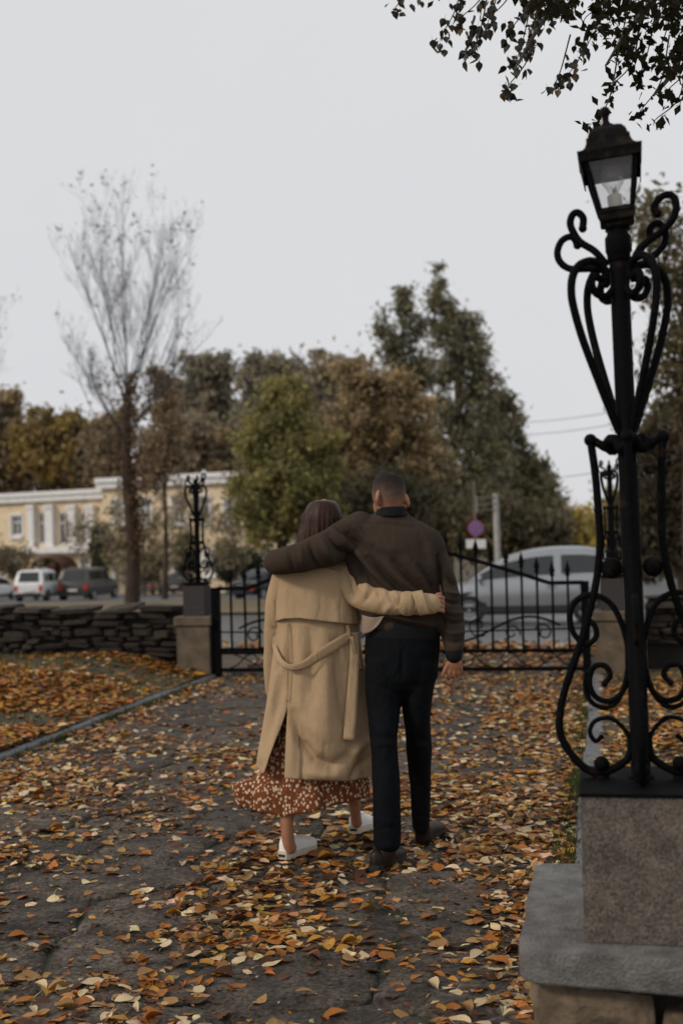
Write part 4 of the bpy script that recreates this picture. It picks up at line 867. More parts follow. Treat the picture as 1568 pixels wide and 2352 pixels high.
for x_, d_, yt_, sd_, lb in ((1720, 44, 760, 81, 'olive tree just beyond the right edge of the picture'), (1880, 60, 700, 82, 'tall tree further beyond the right edge of the picture'), (2080, 50, 820, 83, 'round tree far beyond the right edge of the picture'), (-260, 90, 860, 84, 'brown tree beyond the left edge of the picture')):
    tree('tree', lb, 'tree', x_, d_, [(x_, yt_+110, 90, 110, 1), (x_-20, yt_+260, 130, 150, 1), (x_+30, yt_+400, 120, 110, 1)], 9000, .24, OL+BR, sd_, .28, 'trees outside the picture', .5, 170, 24, hollow=.1)
q_ = P(1960, 1240, 26); up = thing('utility_pole', 'wooden pole beyond the right edge carrying the overhead wires', 'pole', (q_[0], q_[1], float(zt(q_[0], q_[1]))))
b = MB(); b.tube([(q_[0], q_[1], float(zt(q_[0], q_[1]))-.1), P(1900, 780, 26)], [.13, .10], 10); b.build('post', M['bark_far'], up)
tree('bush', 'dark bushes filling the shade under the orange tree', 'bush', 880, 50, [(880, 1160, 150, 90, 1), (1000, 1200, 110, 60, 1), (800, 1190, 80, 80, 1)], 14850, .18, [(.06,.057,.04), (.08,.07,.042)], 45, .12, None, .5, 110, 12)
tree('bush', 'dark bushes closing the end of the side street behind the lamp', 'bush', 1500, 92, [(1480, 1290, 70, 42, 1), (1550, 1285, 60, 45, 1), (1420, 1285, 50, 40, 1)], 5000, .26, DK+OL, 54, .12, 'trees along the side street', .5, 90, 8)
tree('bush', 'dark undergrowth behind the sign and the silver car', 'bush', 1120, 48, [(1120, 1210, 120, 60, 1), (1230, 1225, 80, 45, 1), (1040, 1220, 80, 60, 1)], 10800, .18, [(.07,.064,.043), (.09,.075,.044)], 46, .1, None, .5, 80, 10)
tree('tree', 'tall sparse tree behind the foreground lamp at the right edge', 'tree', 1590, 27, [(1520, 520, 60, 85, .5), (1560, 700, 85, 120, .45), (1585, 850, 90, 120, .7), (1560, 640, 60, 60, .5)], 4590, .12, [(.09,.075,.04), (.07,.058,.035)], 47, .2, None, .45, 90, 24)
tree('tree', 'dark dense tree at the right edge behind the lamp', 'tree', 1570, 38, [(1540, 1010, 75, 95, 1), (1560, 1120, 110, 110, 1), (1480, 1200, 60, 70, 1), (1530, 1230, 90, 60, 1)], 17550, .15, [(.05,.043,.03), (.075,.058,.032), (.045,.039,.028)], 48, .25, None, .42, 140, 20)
for i, (x_, y0_, y1_, w_, d_, lb) in enumerate(((232, 1203, 1335, 14, 92, 'dark columnar conifer in front of the left wing'), (430, 1225, 1340, 22, 88, 'broad dark conifer left of the left gate lamp'), (578, 1268, 1340, 16, 80, 'dark columnar conifer between the willow and the gate'), (520, 1240, 1345, 22, 84, 'dark columnar conifer right of the left gate lamp'))):
    h_ = (y1_-y0_)/2; tree('conifer', lb, 'tree', x_, d_, [(x_, y0_+h_*1.1, w_, h_*.85, 1), (x_, y0_+h_*.5, w_*.6, h_*.5, 1)], 3510, .22, [(.035,.04,.028), (.05,.052,.034)], 60+i, .1, 'conifers before the building', .35, 50, 4)
for i, (x_, y_, rx_, ry_, d_, lb, n_) in enumerate(((30, 1290, 60, 32, 96, 'brown shrub before the left windows of the building', 2200), (365, 1235, 60, 75, 84, 'thin brown shrub before the middle windows', 1300), (265, 1230, 40, 75, 82, 'thin brown shrub left of the bare poplar trunk', 900), (330, 1300, 70, 35, 80, 'low brown bush at the foot of the building', 2600), (440, 1190, 60, 70, 82, 'loose brown shrub before the upper windows left of the gate lamp', 800), (540, 1230, 55, 80, 78, 'loose olive shrub before the right windows of the building', 1200), (190, 1240, 50, 60, 96, 'sparse brown shrub before the white pilasters', 600))):
    tree('shrub', lb, 'bush', x_, d_, [(x_, y_, rx_, ry_, 1)], n_, .2, BR+OL, 70+i, .08, 'shrubs before the building', .5, 60, 10)

# bare poplar: upright fan of limbs and fine twigs, brown shoots low down
def bare_tree(name, label, px, depth, y_top, seed, trunk_r, forks, twig_leaf=True, shoots=5200, spread=1.0, levels=4):
    g = np.random.default_rng(seed); k = depth/FOC; q = P(px, 1240, depth); zb2 = float(zt(q[0], q[1])); t = thing(name, label, 'tree', (q[0], q[1], zb2))
    H = P(px, y_top, depth)[2]-zb2; fw = np.array([_f[0], _f[1], 0]); b = MB(); hs_ = np.linspace(0, .52*H, 8); p0 = np.array([q[0], q[1], zb2])
    tp = np.array([p0+np.array([0, 0, z])+_r0*(.10*math.sin(i)) for i, z in enumerate(hs_)]); b.tube(tp, np.linspace(trunk_r*1.15, trunk_r*.5, 8), 10); tr = b.build('trunk', M['trunkb'], t)
    tips = []; br = MB(); tw = MB()
    def grow(p, d, L, r, lev):
        n = 5 if lev < 2 else 4; pts = [p]
        for i in range(n):
            d = d+np.array([0, 0, .16 if lev else .09])+g.normal(size=3)*(.07 if lev == 0 else .13); d /= np.linalg.norm(d); pts.append(pts[-1]+d*L/n)
        pts = np.array(pts); (br if lev < 2 else tw).tube(pts, np.linspace(r, r*.3, n+1), 6 if lev < 2 else 3, False)
        if lev >= levels-1: tips.append(pts[-1]); return
        for i in range({0: 9, 1: 7, 2: 5}[lev] if lev < 3 else 3):
            f_ = g.uniform(.18, 1.); j = f_*n; a = pts[int(min(j, n-1))]; a = a+(pts[min(int(j)+1, n)]-a)*(j % 1)
            v = g.normal(size=3); v[2] = abs(v[2])*.5; v -= d*(v@d); v /= np.linalg.norm(v); nd = d*.80+v*g.uniform(.35, .75)
            grow(a, nd/np.linalg.norm(nd), L*g.uniform(.30, .48)*(1.12-f_*.4), max(r*(1-.6*f_)*.36, .0034), lev+1)
    for (dx, f0, hh) in forks+[(q_[0]*.9+8, q_[1], q_[2]*.95) for q_ in forks[::2]]:
        z0 = f0*H; p = p0+np.array([0, 0, z0]); end = p0+_r0*dx*.98*k*spread+fw*g.uniform(-1.6, 1.6)+np.array([0, 0, hh*H]); d = end-p; L = np.linalg.norm(d)
        d = d/L+_r0*np.sign(dx)*.12; grow(p, d/np.linalg.norm(d)+g.normal(size=3)*.05, L*.98*g.uniform(.85, 1.03), trunk_r*g.uniform(.08, .16), 0)
    br.build('limbs', M['bark_far'], t); o = tw.build('twigs', M['bark_far'], t, smooth=False); o['kind'] = 'stuff'
    tips = np.array(tips); C = tips[g.random(len(tips)) < .03]; hi = tips[(tips[:, 2] > zb2+.86*H) & (g.random(len(tips)) < .07)]; C = np.concatenate([C]+[hi+g.normal(size=hi.shape)*.18 for _ in range(2)]); V, Fc = leaf_cloud(C, .12, g)
    o = mesh_obj('last_leaves', V, Fc, M['foliage'], t, smooth=False); set_col(o.data, np.tile(np.array((.07, .07, .075)), (len(V), 1))); o['kind'] = 'stuff'
    if shoots:
        a = g.uniform(0, 6.28, shoots); zf = g.uniform(.1, .55, shoots); rr = np.abs(g.normal(size=shoots))*(.45+1.5*np.exp(-((zf-.46)/.12)**2))*.8
        C = np.stack([q[0]+rr*np.cos(a)*1.1+.25, q[1]+rr*np.sin(a), zb2+zf*H], 1); V, Fc = leaf_cloud(C, .16, g); o = mesh_obj('low_shoots', V, Fc, M['foliage'], t, smooth=False)
        set_col(o.data, np.repeat(np.array((.075, .048, .03))*g.uniform(.6, 1.5, (shoots, 1)), 4, 0)); o['kind'] = 'stuff'
    return t
bare_tree('bare_poplar', 'tall bare poplar with fine upright twigs, left of the gate lamp', 300, 52, 418, 5, .28, [(-45, .50, .96), (-18, .52, 1.0), (35, .5, .95), (105, .46, .96), (135, .44, .84), (-85, .47, .88), (-130, .38, .68), (-185, .33, .55), (175, .40, .70), (-150, .36, .62), (195, .42, .62), (-60, .45, .9), (72, .5, .9), (10, .5, .97)], shoots=1700)
bare_tree('bare_tree', 'thin bare tree partly cut off by the left edge', -60, 70, 700, 6, .2, [(-30, .5, .98), (40, .45, .9), (70, .4, .7), (10, .5, 1.)], shoots=0)

# birch boughs hanging into the picture from a tree that stands to the right
g = np.random.default_rng(77); DB = 5.6
tb = P(1900, 1240, 6.6); t = thing('birch_tree', 'birch standing at the right with leafy boughs hanging above the lamp', 'tree', (tb[0], tb[1], 0))
b = MB(); top = P(1870, -700, 6.4); b.tube(catmull([(tb[0], tb[1], -.1), P(1895, 600, 6.5), P(1880, -100, 6.45), top], 4), np.linspace(.17, .08, 13), 12); tr = b.build('trunk', M['bark'], t)
boughs = [((1890, -200), (1700, -330), (1450, -240), (1180, -90), (950, -20)), ((1890, -100), (1720, -150), (1560, -60), (1450, 60), (1390, 150)), ((1885, -300), (1640, -260), (1400, -120), (1260, 30), (1180, 160)), ((1880, 0), (1700, -30), (1600, 60), (1540, 170), (1500, 220))]
twl = []
for i, q in enumerate(boughs):
    pts = catmull([P(x, y, 6.4-.25*j+(-.15+.1*i)) for j, (x, y) in enumerate(q)], 6); b = MB(); b.tube(pts, np.linspace(.035, .004, len(pts)), 7); b.build('bough', M['bark'], t)
hang = [(905, 35, -60), (985, 0, -80), (1010, 100, -60), (1055, 60, -60), (1075, 110, -70), (1080, 140, 0), (1120, 60, -60), (1155, 225, 60), (1180, 160, -20), (1215, 120, -60), (1165, 90, -60), (1270, 210, 120), (1300, 190, 100), (1345, 120, -40), (1250, 60, -60), (1300, 40, -60), (1360, 310, 150), (1395, 220, 90), (1420, 110, -60), (1440, 165, 0), (1465, 275, 120), (1500, 295, 180), (1525, 230, 90), (1550, 170, 30), (1560, 245, 120), (1480, 90, -40), (1535, 60, -60), (1390, 40, -80), (1440, 30, -80), (1340, 60, -60), (1200, 20, -90), (1500, 150, 0), (1410, 150, 20), (1460, 200, 60), (1565, 90, -20)]
LB = []
for (x, y, y0) in hang:
    d = DB+g.uniform(-.35, .45); xx = x+g.uniform(15, 60); pts = catmull([P(xx+20, min(y0, y-70)-40, d+.1), P(xx, (y0+y)/2-10, d+.04), P(x+6, y-22, d), P(x, y-6, d)], 6); b = MB(); b.tube(pts, np.linspace(.004, .0012, len(pts)), 5); b.build('twig', M['bark'], t)
    L = np.linalg.norm(pts[-1]-pts[0]); n = max(5, int(L/.034))
    for s in np.linspace(.12, 1, n): LB += [pts[int(s*(len(pts)-1))]+g.normal(size=3)*.022 for _ in range(2)]
for _ in range(1500):
    x, y = g.uniform(1200, 1600), g.uniform(-40, 190); 
    if y < (x-1170)*.48 and wob(np.array([x, y]), .035, 5) > -.25: LB.append(P(x, y, DB+g.uniform(-.4, .5)))
LBM = [mat('birch_leaf_dark', (.020,.019,.010), .6, .35, 40, trans=.16), mat('birch_leaf_brown', (.10,.055,.018), .6, .3, 40, trans=.2)]
def bleaf(seed):
    gg = np.random.default_rng(seed); V = np.array([(0,0,0), (.18,-.34,.03), (.45,-.38,.02), (1.0,0,-.05), (.45,.38,.02), (.18,.34,.03), (.5,0,-.06+.0)]); V[:, 2] += gg.normal(size=7)*.04; V = np.r_[V, [(0,-.012,0), (0,.012,0), (-.35,.01,.06), (-.35,-.01,.06)]]
    return V, [(0,1,6), (1,2,6), (2,3,6), (3,4,6), (4,5,6), (5,0,6), (7,8,9,10)]
BM = []
for s in range(6):
    V, Fc = bleaf(s)
    for m_ in LBM: me = mesh_data('leaf', V, Fc, False); me.materials.append(m_); BM.append(me)
LB = np.array(LB); keep = [p for p in LB]
inview = [i for i, p in enumerate(keep) if 0 < proj(p)[0] < 1600 and proj(p)[1] > -40]
for i in inview[:300]:
    o = bpy.data.objects.new('leaf', BM[2*int(g.integers(6))+(1 if g.random() < .10 else 0)]); COL.link(o); o.parent = t; o.location = keep[i]-np.array([tb[0], tb[1], 0]); s = g.uniform(.034, .053); o.scale = (s, s, s)
    o.rotation_euler = (g.normal()*.5, math.radians(60)+g.normal()*.55, g.uniform(0, 6.28))
rest_ = np.array([keep[i] for i in inview[300:]]+[p+g.normal(size=3)*.06 for p in keep if proj(p)[1] <= -40 or proj(p)[0] > 1600])
V, Fc = leaf_cloud(rest_, .040, g, 1.2); o = mesh_obj('foliage', V, Fc, M['foliage'], t, smooth=False); set_col(o.data, np.tile(np.array((.012, .0115, .006)), (len(V), 1))); o['kind'] = 'stuff'

# ------------------------------------------------------------------ the couple, seen from behind, walking towards the gate
def limb(pts, ref='r', n=22, sub=5, cap=True, ck=1., flat=False):
    """pts: (x, y, depth, half width in frame pixels, half thickness in metres) along a limb."""
    Q = catmull(pts, sub); C = np.array([P(q[0], q[1], q[2]) for q in Q]); rx = np.maximum(Q[:, 3], 1)*Q[:, 2]/FOC; ry = np.maximum(Q[:, 4], .003)
    T = np.gradient(C, axis=0); T /= np.linalg.norm(T, axis=1)[:, None]; th = np.arange(n)*2*math.pi/n; R = []
    rv = {'r': _r, 'u': _u, 'f': _f}[ref]
    fr = []
    if flat: T[:] = -_u
    for i in range(len(C)):
        s = rv-T[i]*(rv@T[i]); s /= np.linalg.norm(s); w = np.cross(T[i], s); fr.append((s, w))
        R.append(C[i]+rx[i]*np.cos(th)[:, None]*s+ry[i]*np.sin(th)[:, None]*w)
    if cap:
        def capr(i, sg):
            s, w = fr[i]; m_ = min(rx[i], ry[i]); return [C[i]+sg*T[i]*m_*dz*ck+k*(rx[i]*np.cos(th)[:, None]*s+ry[i]*np.sin(th)[:, None]*w) for k, dz in ((.82, .35), (.5, .62), (.12, .75))]
        R = capr(0, -1)[::-1]+R+capr(len(C)-1, 1)
    b = MB(); b.rings(R); return b
def blob(x, y, d, rx, ry, rz, rot=0.):
    """Ellipsoid: rx, rz in metres across and up the frame, ry in depth."""
    b = MB(); b.ball((0, 0, 0), 1, 16); V = b.V(); c, s = math.cos(rot), math.sin(rot); fw = np.array([_f[0], _f[1], 0])
    q = P(x, y, d)+np.outer(V[:, 0]*rx*c-V[:, 2]*rz*s, _r)+np.outer(V[:, 1]*ry, fw)+np.outer(V[:, 0]*rx*s+V[:, 2]*rz*c, _u); b.v = [q]; return b
def fuse(parts, voxel, smooth=4):
    b = MB()
    for p_ in parts: b.add(p_.V(), p_.f)
    me = bpy.data.meshes.new('tmp'); me.from_pydata(b.V().tolist(), [], b.f); o = bpy.data.objects.new('tmp', me); COL.link(o)
    bm = bmesh.new(); bm.from_mesh(me); bmesh.ops.recalc_face_normals(bm, faces=bm.faces[:]); bm.to_mesh(me); bm.free()
    r_ = o.modifiers.new('r', 'REMESH'); r_.mode = 'VOXEL'; r_.voxel_size = voxel
    if smooth: s_ = o.modifiers.new('s', 'SMOOTH'); s_.iterations = smooth; s_.factor = .5
    dg = bpy.context.evaluated_depsgraph_get(); out = bpy.data.meshes.new_from_object(o.evaluated_get(dg)); bpy.data.objects.remove(o); bpy.data.meshes.remove(me); return out
def mesh_arrays(me):
    V = np.empty(len(me.vertices)*3, np.float32); me.vertices.foreach_get('co', V); N = np.empty_like(V); me.vertices.foreach_get('normal', N); return V.reshape(-1, 3).astype(float), N.reshape(-1, 3).astype(float)
def displace(me, strokes=(), noise=(), back=True):
    V, N = mesh_arrays(me); q = V-CAMP; z = q@_f; x = CX+FOC*(q@_r)/z; y = CY-FOC*(q@_u)/z
    face = np.clip(-(N@_f)*1.6, 0, 1); d = np.zeros(len(V))
    for st_ in strokes:                                     # a fold: x0, y0, x1, y1, (more points,) width, height
        *pl, w, a = st_; best = np.full(len(V), 1e9); n_ = len(pl)//2; S_ = [math.hypot(pl[2*i+2]-pl[2*i], pl[2*i+3]-pl[2*i+1]) for i in range(n_-1)]; tot = sum(S_); acc = 0; pos = np.zeros(len(V))
        for i in range(n_-1):
            x0, y0, x1, y1 = pl[2*i:2*i+4]; ax, ay = x1-x0, y1-y0; tc = np.clip(((x-x0)*ax+(y-y0)*ay)/(ax*ax+ay*ay), 0, 1); dist = np.hypot(x-x0-tc*ax, y-y0-tc*ay); pos = np.where(dist < best, (acc+tc*S_[i])/tot, pos); best = np.minimum(best, dist); acc += S_[i]
        d += a*np.exp(-(best/w)**2)*face*(.35+.65*np.sin(math.pi*np.clip(pos*.94+.03, 0, 1)))
    for (k, a, seed, sx, sy, sz) in noise: d += a*wob(V*np.array([sx, sy, sz]), k, seed, 6)
    V = V+N*d[:, None]; me.vertices.foreach_set('co', V.astype(np.float32).ravel()); me.update()
def part(name, me, m, root, smooth=True, angle=180):
    org = ORIG[root.name]; V, _n = mesh_arrays(me); me.vertices.foreach_set('co', (V-org).astype(np.float32).ravel()); me.update(); me.name = name; me.materials.clear(); me.materials.append(m)
    if smooth: me.polygons.foreach_set('use_smooth', [True]*len(me.polygons))
    o = bpy.data.objects.new(name, me); COL.link(o); o.parent = root; ORIG[o.name] = org; return o
def solid(o, t): s_ = o.modifiers.new('thickness', 'SOLIDIFY'); s_.thickness = t; s_.offset = -1; return o

M['skin'] = mat('skin', (.34, .155, .085), .55, .14, 14, spec=.35, bump=.15, bscale=160)
M['skin'].node_tree.nodes['Principled BSDF'].inputs['Subsurface Weight'].default_value = .12
M['skin'].node_tree.nodes['Principled BSDF'].inputs['Subsurface Radius'].default_value = (.02, .006, .003)
M['coat'] = fabric('trench_coat_cotton', (.385, .272, .162), bump=.12, var=.08, grit=.08)
M['jacket'] = fabric('brown_wool', (.040, .028, .020), weave=500, var=.08, bump=.2, scale=6, grit=.08)
M['rib'] = fabric('black_rib_knit', (.008, .009, .010), bump=.3)
M['trouser'] = fabric('black_trousers', (.0065, .0075, .009), bump=.12, spec=.05)
M['hair_f'] = mat('brown_hair', (.008, .004, .003), .5, col2=(.056, .022, .011), scale=60, spec=.2)
M['shoe_w'] = mat('white_leather', (.80, .78, .73), .5, .06, 20); M['shoe_sole'] = mat('cream_rubber', (.56, .50, .40), .6, .1, 14); M['shoe_b'] = mat('dark_brown_leather', (.014, .0065, .0045), .45, .4, 12, spec=.25); M['shoe_bs'] = mat('black_sole', (.008, .008, .008), .6, .2, 12)
M['shirt'] = fabric('grey_shirt', (.26, .20, .15), bump=.1)
def dress_mat():
    m = bpy.data.materials.new('rust_dress'); m.use_nodes = True; N = m.node_tree.nodes; L = m.node_tree.links; b = N['Principled BSDF']; b.inputs['Roughness'].default_value = .8; b.inputs['Specular IOR Level'].default_value = .2
    tc = N.new('ShaderNodeTexCoord'); mp = N.new('ShaderNodeMapping'); mp.inputs['Scale'].default_value = (1.25, 1, .85); mp.inputs['Rotation'].default_value = (0, .3, 0); nz = N.new('ShaderNodeTexNoise'); nz.inputs['Scale'].default_value = 22
    mv = N.new('ShaderNodeMix'); mv.data_type = 'VECTOR'; mv.inputs[0].default_value = .012
    L.new(tc.outputs['Object'], mp.inputs[0]); vo = N.new('ShaderNodeTexVoronoi'); vo.inputs['Scale'].default_value = 56; vo.inputs['Randomness'].default_value = .95
    L.new(mp.outputs[0], nz.inputs['Vector']); L.new(mp.outputs[0], mv.inputs[4]); L.new(nz.outputs['Color'], mv.inputs[5]); L.new(mv.outputs[1], vo.inputs['Vector'])
    rp = N.new('ShaderNodeValToRGB'); rp.color_ramp.elements[0].position = .34; rp.color_ramp.elements[1].position = .42; rp.color_ramp.elements[0].color = (.58, .44, .30, 1); rp.color_ramp.elements[1].color = (.155, .045, .015, 1)
    L.new(vo.outputs['Distance'], rp.inputs[0]); L.new(rp.outputs[0], b.inputs['Base Color']); return m
M['dress'] = dress_mat()
def creases(m, sc3, strength, dist=.03):
    """Adds long soft creases as relief on top of the weave."""
    N = m.node_tree.nodes; L = m.node_tree.links; b = N['Principled BSDF']; old = b.inputs['Normal'].links[0].from_node
    tc = N.new('ShaderNodeTexCoord'); mp = N.new('ShaderNodeMapping'); mp.inputs['Scale'].default_value = sc3; mp.inputs['Rotation'].default_value = (0, .25, 0); nz = N.new('ShaderNodeTexNoise'); nz.inputs['Scale'].default_value = 1; nz.inputs['Detail'].default_value = 3; nz.inputs['Distortion'].default_value = .6
    L.new(tc.outputs['Object'], mp.inputs[0]); L.new(mp.outputs[0], nz.inputs['Vector']); bp = N.new('ShaderNodeBump'); bp.inputs['Strength'].default_value = strength; bp.inputs['Distance'].default_value = dist
    L.new(nz.outputs['Fac'], bp.inputs['Height']); L.new(bp.outputs[0], old.inputs['Normal'])
creases(M['coat'], (14, 14, 4), .42, .035); creases(M['jacket'], (9, 9, 7), .40, .04); creases(M['trouser'], (16, 16, 10), .6, .03)

def shoe(root, heel, yaw, L, lift, upper_m, sole_m, chunky, name='shoe'):
    """heel: ground point under the heel; yaw: degrees to the right of the path direction; lift: heel raise in degrees."""
    a = math.radians(yaw); fx = np.array([math.sin(a), math.cos(a), 0]); sx = np.array([math.cos(a), -math.sin(a), 0]); up = np.array([0, 0, 1.]); la = math.radians(lift); toe = .74*L
    def T(x, y, z):
        if x < toe: dx = toe-x; x, z = toe-dx*math.cos(la)-0*z-z*math.sin(la)*-.0, z*math.cos(la)+dx*math.sin(la)
        return heel+fx*x+sx*y+up*z
    sh = .034 if chunky else .024; th = np.linspace(0, math.pi, 11); R = []
    for x, w, h in ((.004, .020, .052), (.02, .031, .072), (.06, .034, .076), (.10, .035, .068), (.15, .040, .062), (.19, .045, .056), (.235, .046, .046), (.27, .038, .036), (.29, .022, .022), (.298, .006, .010)):
        x *= L/.3; R.append([T(x, w*math.cos(q), sh+h*math.sin(q)**(.75)) for q in th]+[T(x, -w*.98, sh-.004), T(x, w*.98, sh-.004)])
    b = MB(); b.rings(R); u = b.build(name, upper_m, root, angle=70)
    out = [(0, .0), (.004, .024), (.03, .036), (.10, .034), (.16, .041), (.215, .049), (.26, .043), (.29, .026), (.304, .0)]
    ol = [(x*L/.3-.004, y) for x, y in out]+[(x*L/.3-.004, -y) for x, y in out[-2:0:-1]]; hx = .095*L/.3
    RR = []
    for k, z in ((.97, None), (1.02, .006), (1.03, sh*.6), (1.0, sh+.004)):
        ring = []
        for x, y in ol:
            zz = z if z is not None else 0.0
            if z is None and hx < x < .15*L/.3: zz = .012 if chunky else .008
            ring.append(T(.15*L+(x-.15*L)*k if False else x*1., y*k, zz))
        RR.append(ring)
    b = MB(); b.rings(RR); so = b.build('sole', sole_m, u, angle=50)
    if chunky:
        b = MB(); V = [T(-.006, y, z) for z in (.012, .024) for y in (-.018, .018)]+[T(.004, y, z) for z in (.012, .024) for y in (-.018, .018)]
        b.add(V, [(0,1,3,2),(4,6,7,5),(0,4,5,1),(2,3,7,6),(0,2,6,4),(1,5,7,3)]); b.build('heel_tab', M['shoe_bs'], u, smooth=False)
        q = np.linspace(-2.6, 2.6, 20); b = MB(); b.tube([T(.062*L/.3+.048*math.cos(k), .033*math.sin(k)*1.02, sh+.066+.004*math.cos(k)) for k in q], .0035, 6); b.build('collar', upper_m, u)
    return u
def fingers(specs): return [limb(s_, ref=rf, n=10, sub=3) for s_, rf in specs]

# ---- man
DM = 6.10
mg = G(905, 1975); man = thing('person', 'man in a brown bomber jacket and black trousers, one arm round the woman', 'person', (mg[0], mg[1], 0), 'couple walking away')
head = limb([(894,1091,DM,20,.060), (893,1096,DM,26.5,.078), (893,1107,DM,33,.094), (893,1122,DM,37,.102), (893,1140,DM,37.5,.10), (894,1154,DM,35,.092), (896,1166,DM,30,.075), (898,1180,DM+.005,29,.066), (900,1205,DM,34,.07)], ck=.18)
jaw = limb([(884,1150,DM+.05,26,.05), (880,1172,DM+.07,23,.045), (879,1188,DM+.085,14,.03)]); nose = limb([(870,1140,DM+.10,5,.012), (867,1156,DM+.125,6,.014)], n=8)
ear_l = blob(867,1141,DM-.082,.011,.022,.034,-.12); ear_r = blob(933,1149,DM-.02,.014,.022,.036,.28)
lob = [blob(868,1156,DM-.075,.009,.014,.014), blob(929,1164,DM-.02,.009,.013,.014)]
torso = limb([(900,1200,DM,38,.055), (903,1240,DM,80,.075), (906,1300,DM,80,.085), (915,1390,DM,74,.085), (922,1470,DM,80,.11), (922,1540,DM,70,.10)], flat=True)
arms = [limb([(978,1258,DM,22,.045), (1003,1320,DM-.01,18,.036), (1030,1400,DM-.04,17,.034), (1041,1470,DM-.07,17,.032), (1042,1512,DM-.09,15,.024)]), limb([(815,1236,DM-.03,20,.035), (740,1264,DM-.08,20,.035), (650,1290,DM-.06,18,.035), (632,1294,DM+.05,17,.032), (640,1302,DM+.22,16,.026), (668,1312,DM+.33,15,.022)], 'u')]
palm = limb([(1042,1508,DM-.09,13,.020), (1043,1522,DM-.09,18,.017), (1041,1534,DM-.085,19,.014)])
fs = [([(1028,1526,DM-.09,6,.011), (1021,1538,DM-.095,4.6,.0095), (1017,1550,DM-.09,4.4,.009), (1015,1557,DM-.08,3.8,.008)], 'r'),
      ([(1034,1534,DM-.088,5,.010), (1030,1546,DM-.09,4.4,.009), (1028,1555,DM-.08,4.2,.009), (1030,1560,DM-.065,3.8,.008)], 'r'),
      ([(1042,1535,DM-.086,5,.010), (1041,1548,DM-.086,4.4,.009), (1040,1556,DM-.074,4.2,.009), (1041,1559,DM-.058,3.8,.008)], 'r'),
      ([(1050,1533,DM-.082,4.8,.010), (1051,1545,DM-.08,4.3,.009), (1050,1552,DM-.066,4.,.009), (1049,1553,DM-.052,3.6,.008)], 'r'),
      ([(1056,1529,DM-.078,4.4,.009), (1059,1539,DM-.074,3.9,.008), (1058,1546,DM-.062,3.7,.008), (1056,1547,DM-.05,3.3,.007)], 'r')]
lhand = [limb([(665,1311,DM+.33,13,.018), (690,1318,DM+.36,15,.014)], 'u')]+fingers([([(690,1318+q,DM+.36,4.5,.008), (704,1319+q*1.2,DM+.37,4.2,.008), (714,1320+q*1.3,DM+.375,3.6,.007)], 'u') for q in (-12, -4, 4, 12)]+[([(672,1306,DM+.34,4.8,.009), (686,1296,DM+.35,4.2,.008)], 'u')])
legs = [limb([(885,1500,DM,38,.085), (881,1600,DM-.02,33,.075), (882,1700,DM-.10,24,.058), (888,1810,DM-.17,23,.055), (889,1925,DM-.19,15,.04)]), limb([(958,1500,DM,36,.08), (958,1600,DM,30,.07), (960,1700,DM+.06,24,.056), (965,1810,DM+.16,21,.05), (967,1890,DM+.20,14,.038)])]
me = fuse([head, jaw, nose, ear_l, ear_r, torso, palm]+lob+arms+lhand+fingers(fs)+legs, .0042, 3); part('body', me, M['skin'], man)
# close cropped hair with a faded back and sides
hairm = mat('cropped_hair', (1, 1, 1), .8, .2, 160, spec=.2); nt = hairm.node_tree; tc = nt.nodes.new('ShaderNodeTexCoord'); sx_ = nt.nodes.new('ShaderNodeSeparateXYZ'); nt.links.new(tc.outputs['Object'], sx_.inputs[0])
zt1 = float(P(893, 1091, DM)[2]); zt0 = float(P(893, 1160, DM)[2]); mr = nt.nodes.new('ShaderNodeMapRange'); mr.inputs[1].default_value = zt0; mr.inputs[2].default_value = zt1
nn = nt.nodes.new('ShaderNodeTexNoise'); nn.inputs['Scale'].default_value = 28; nt.links.new(tc.outputs['Object'], nn.inputs['Vector']); md = nt.nodes.new('ShaderNodeMath'); md.operation = 'MULTIPLY_ADD'; md.inputs[1].default_value = .035; nt.links.new(nn.outputs['Fac'], md.inputs[0]); nt.links.new(sx_.outputs['Z'], md.inputs[2]); nt.links.new(md.outputs[0], mr.inputs[0])
rp = nt.nodes.new('ShaderNodeValToRGB'); e = rp.color_ramp.elements; e[0].position = .0; e[0].color = (.36, .17, .095, 1); e[1].position = 1.; e[1].color = (.014, .010, .008, 1)
for p_, c_ in ((.22, (.21, .115, .073, 1)), (.5, (.105, .073, .054, 1)), (.66, (.060, .042, .033, 1)), (.90, (.018, .013, .010, 1))): q = e.new(p_); q.color = c_
nt.links.new(mr.outputs[0], rp.inputs[0]); nt.links.new(rp.outputs[0], nt.nodes['Principled BSDF'].inputs['Base Color'])
hc = limb([(894,1086,DM,15,.050), (893,1089,DM,23,.072), (893,1095,DM,30,.088), (893,1105,DM,35.5,.100), (893,1120,DM-.002,38.6,.106), (893,1138,DM-.004,38.8,.104), (894,1150,DM-.006,36.5,.094), (895,1160,DM-.006,32.5,.082), (896,1166,DM-.004,29,.072)], n=30, ck=.15)
me = fuse([hc], .006, 3); part('hair', me, hairm, man)
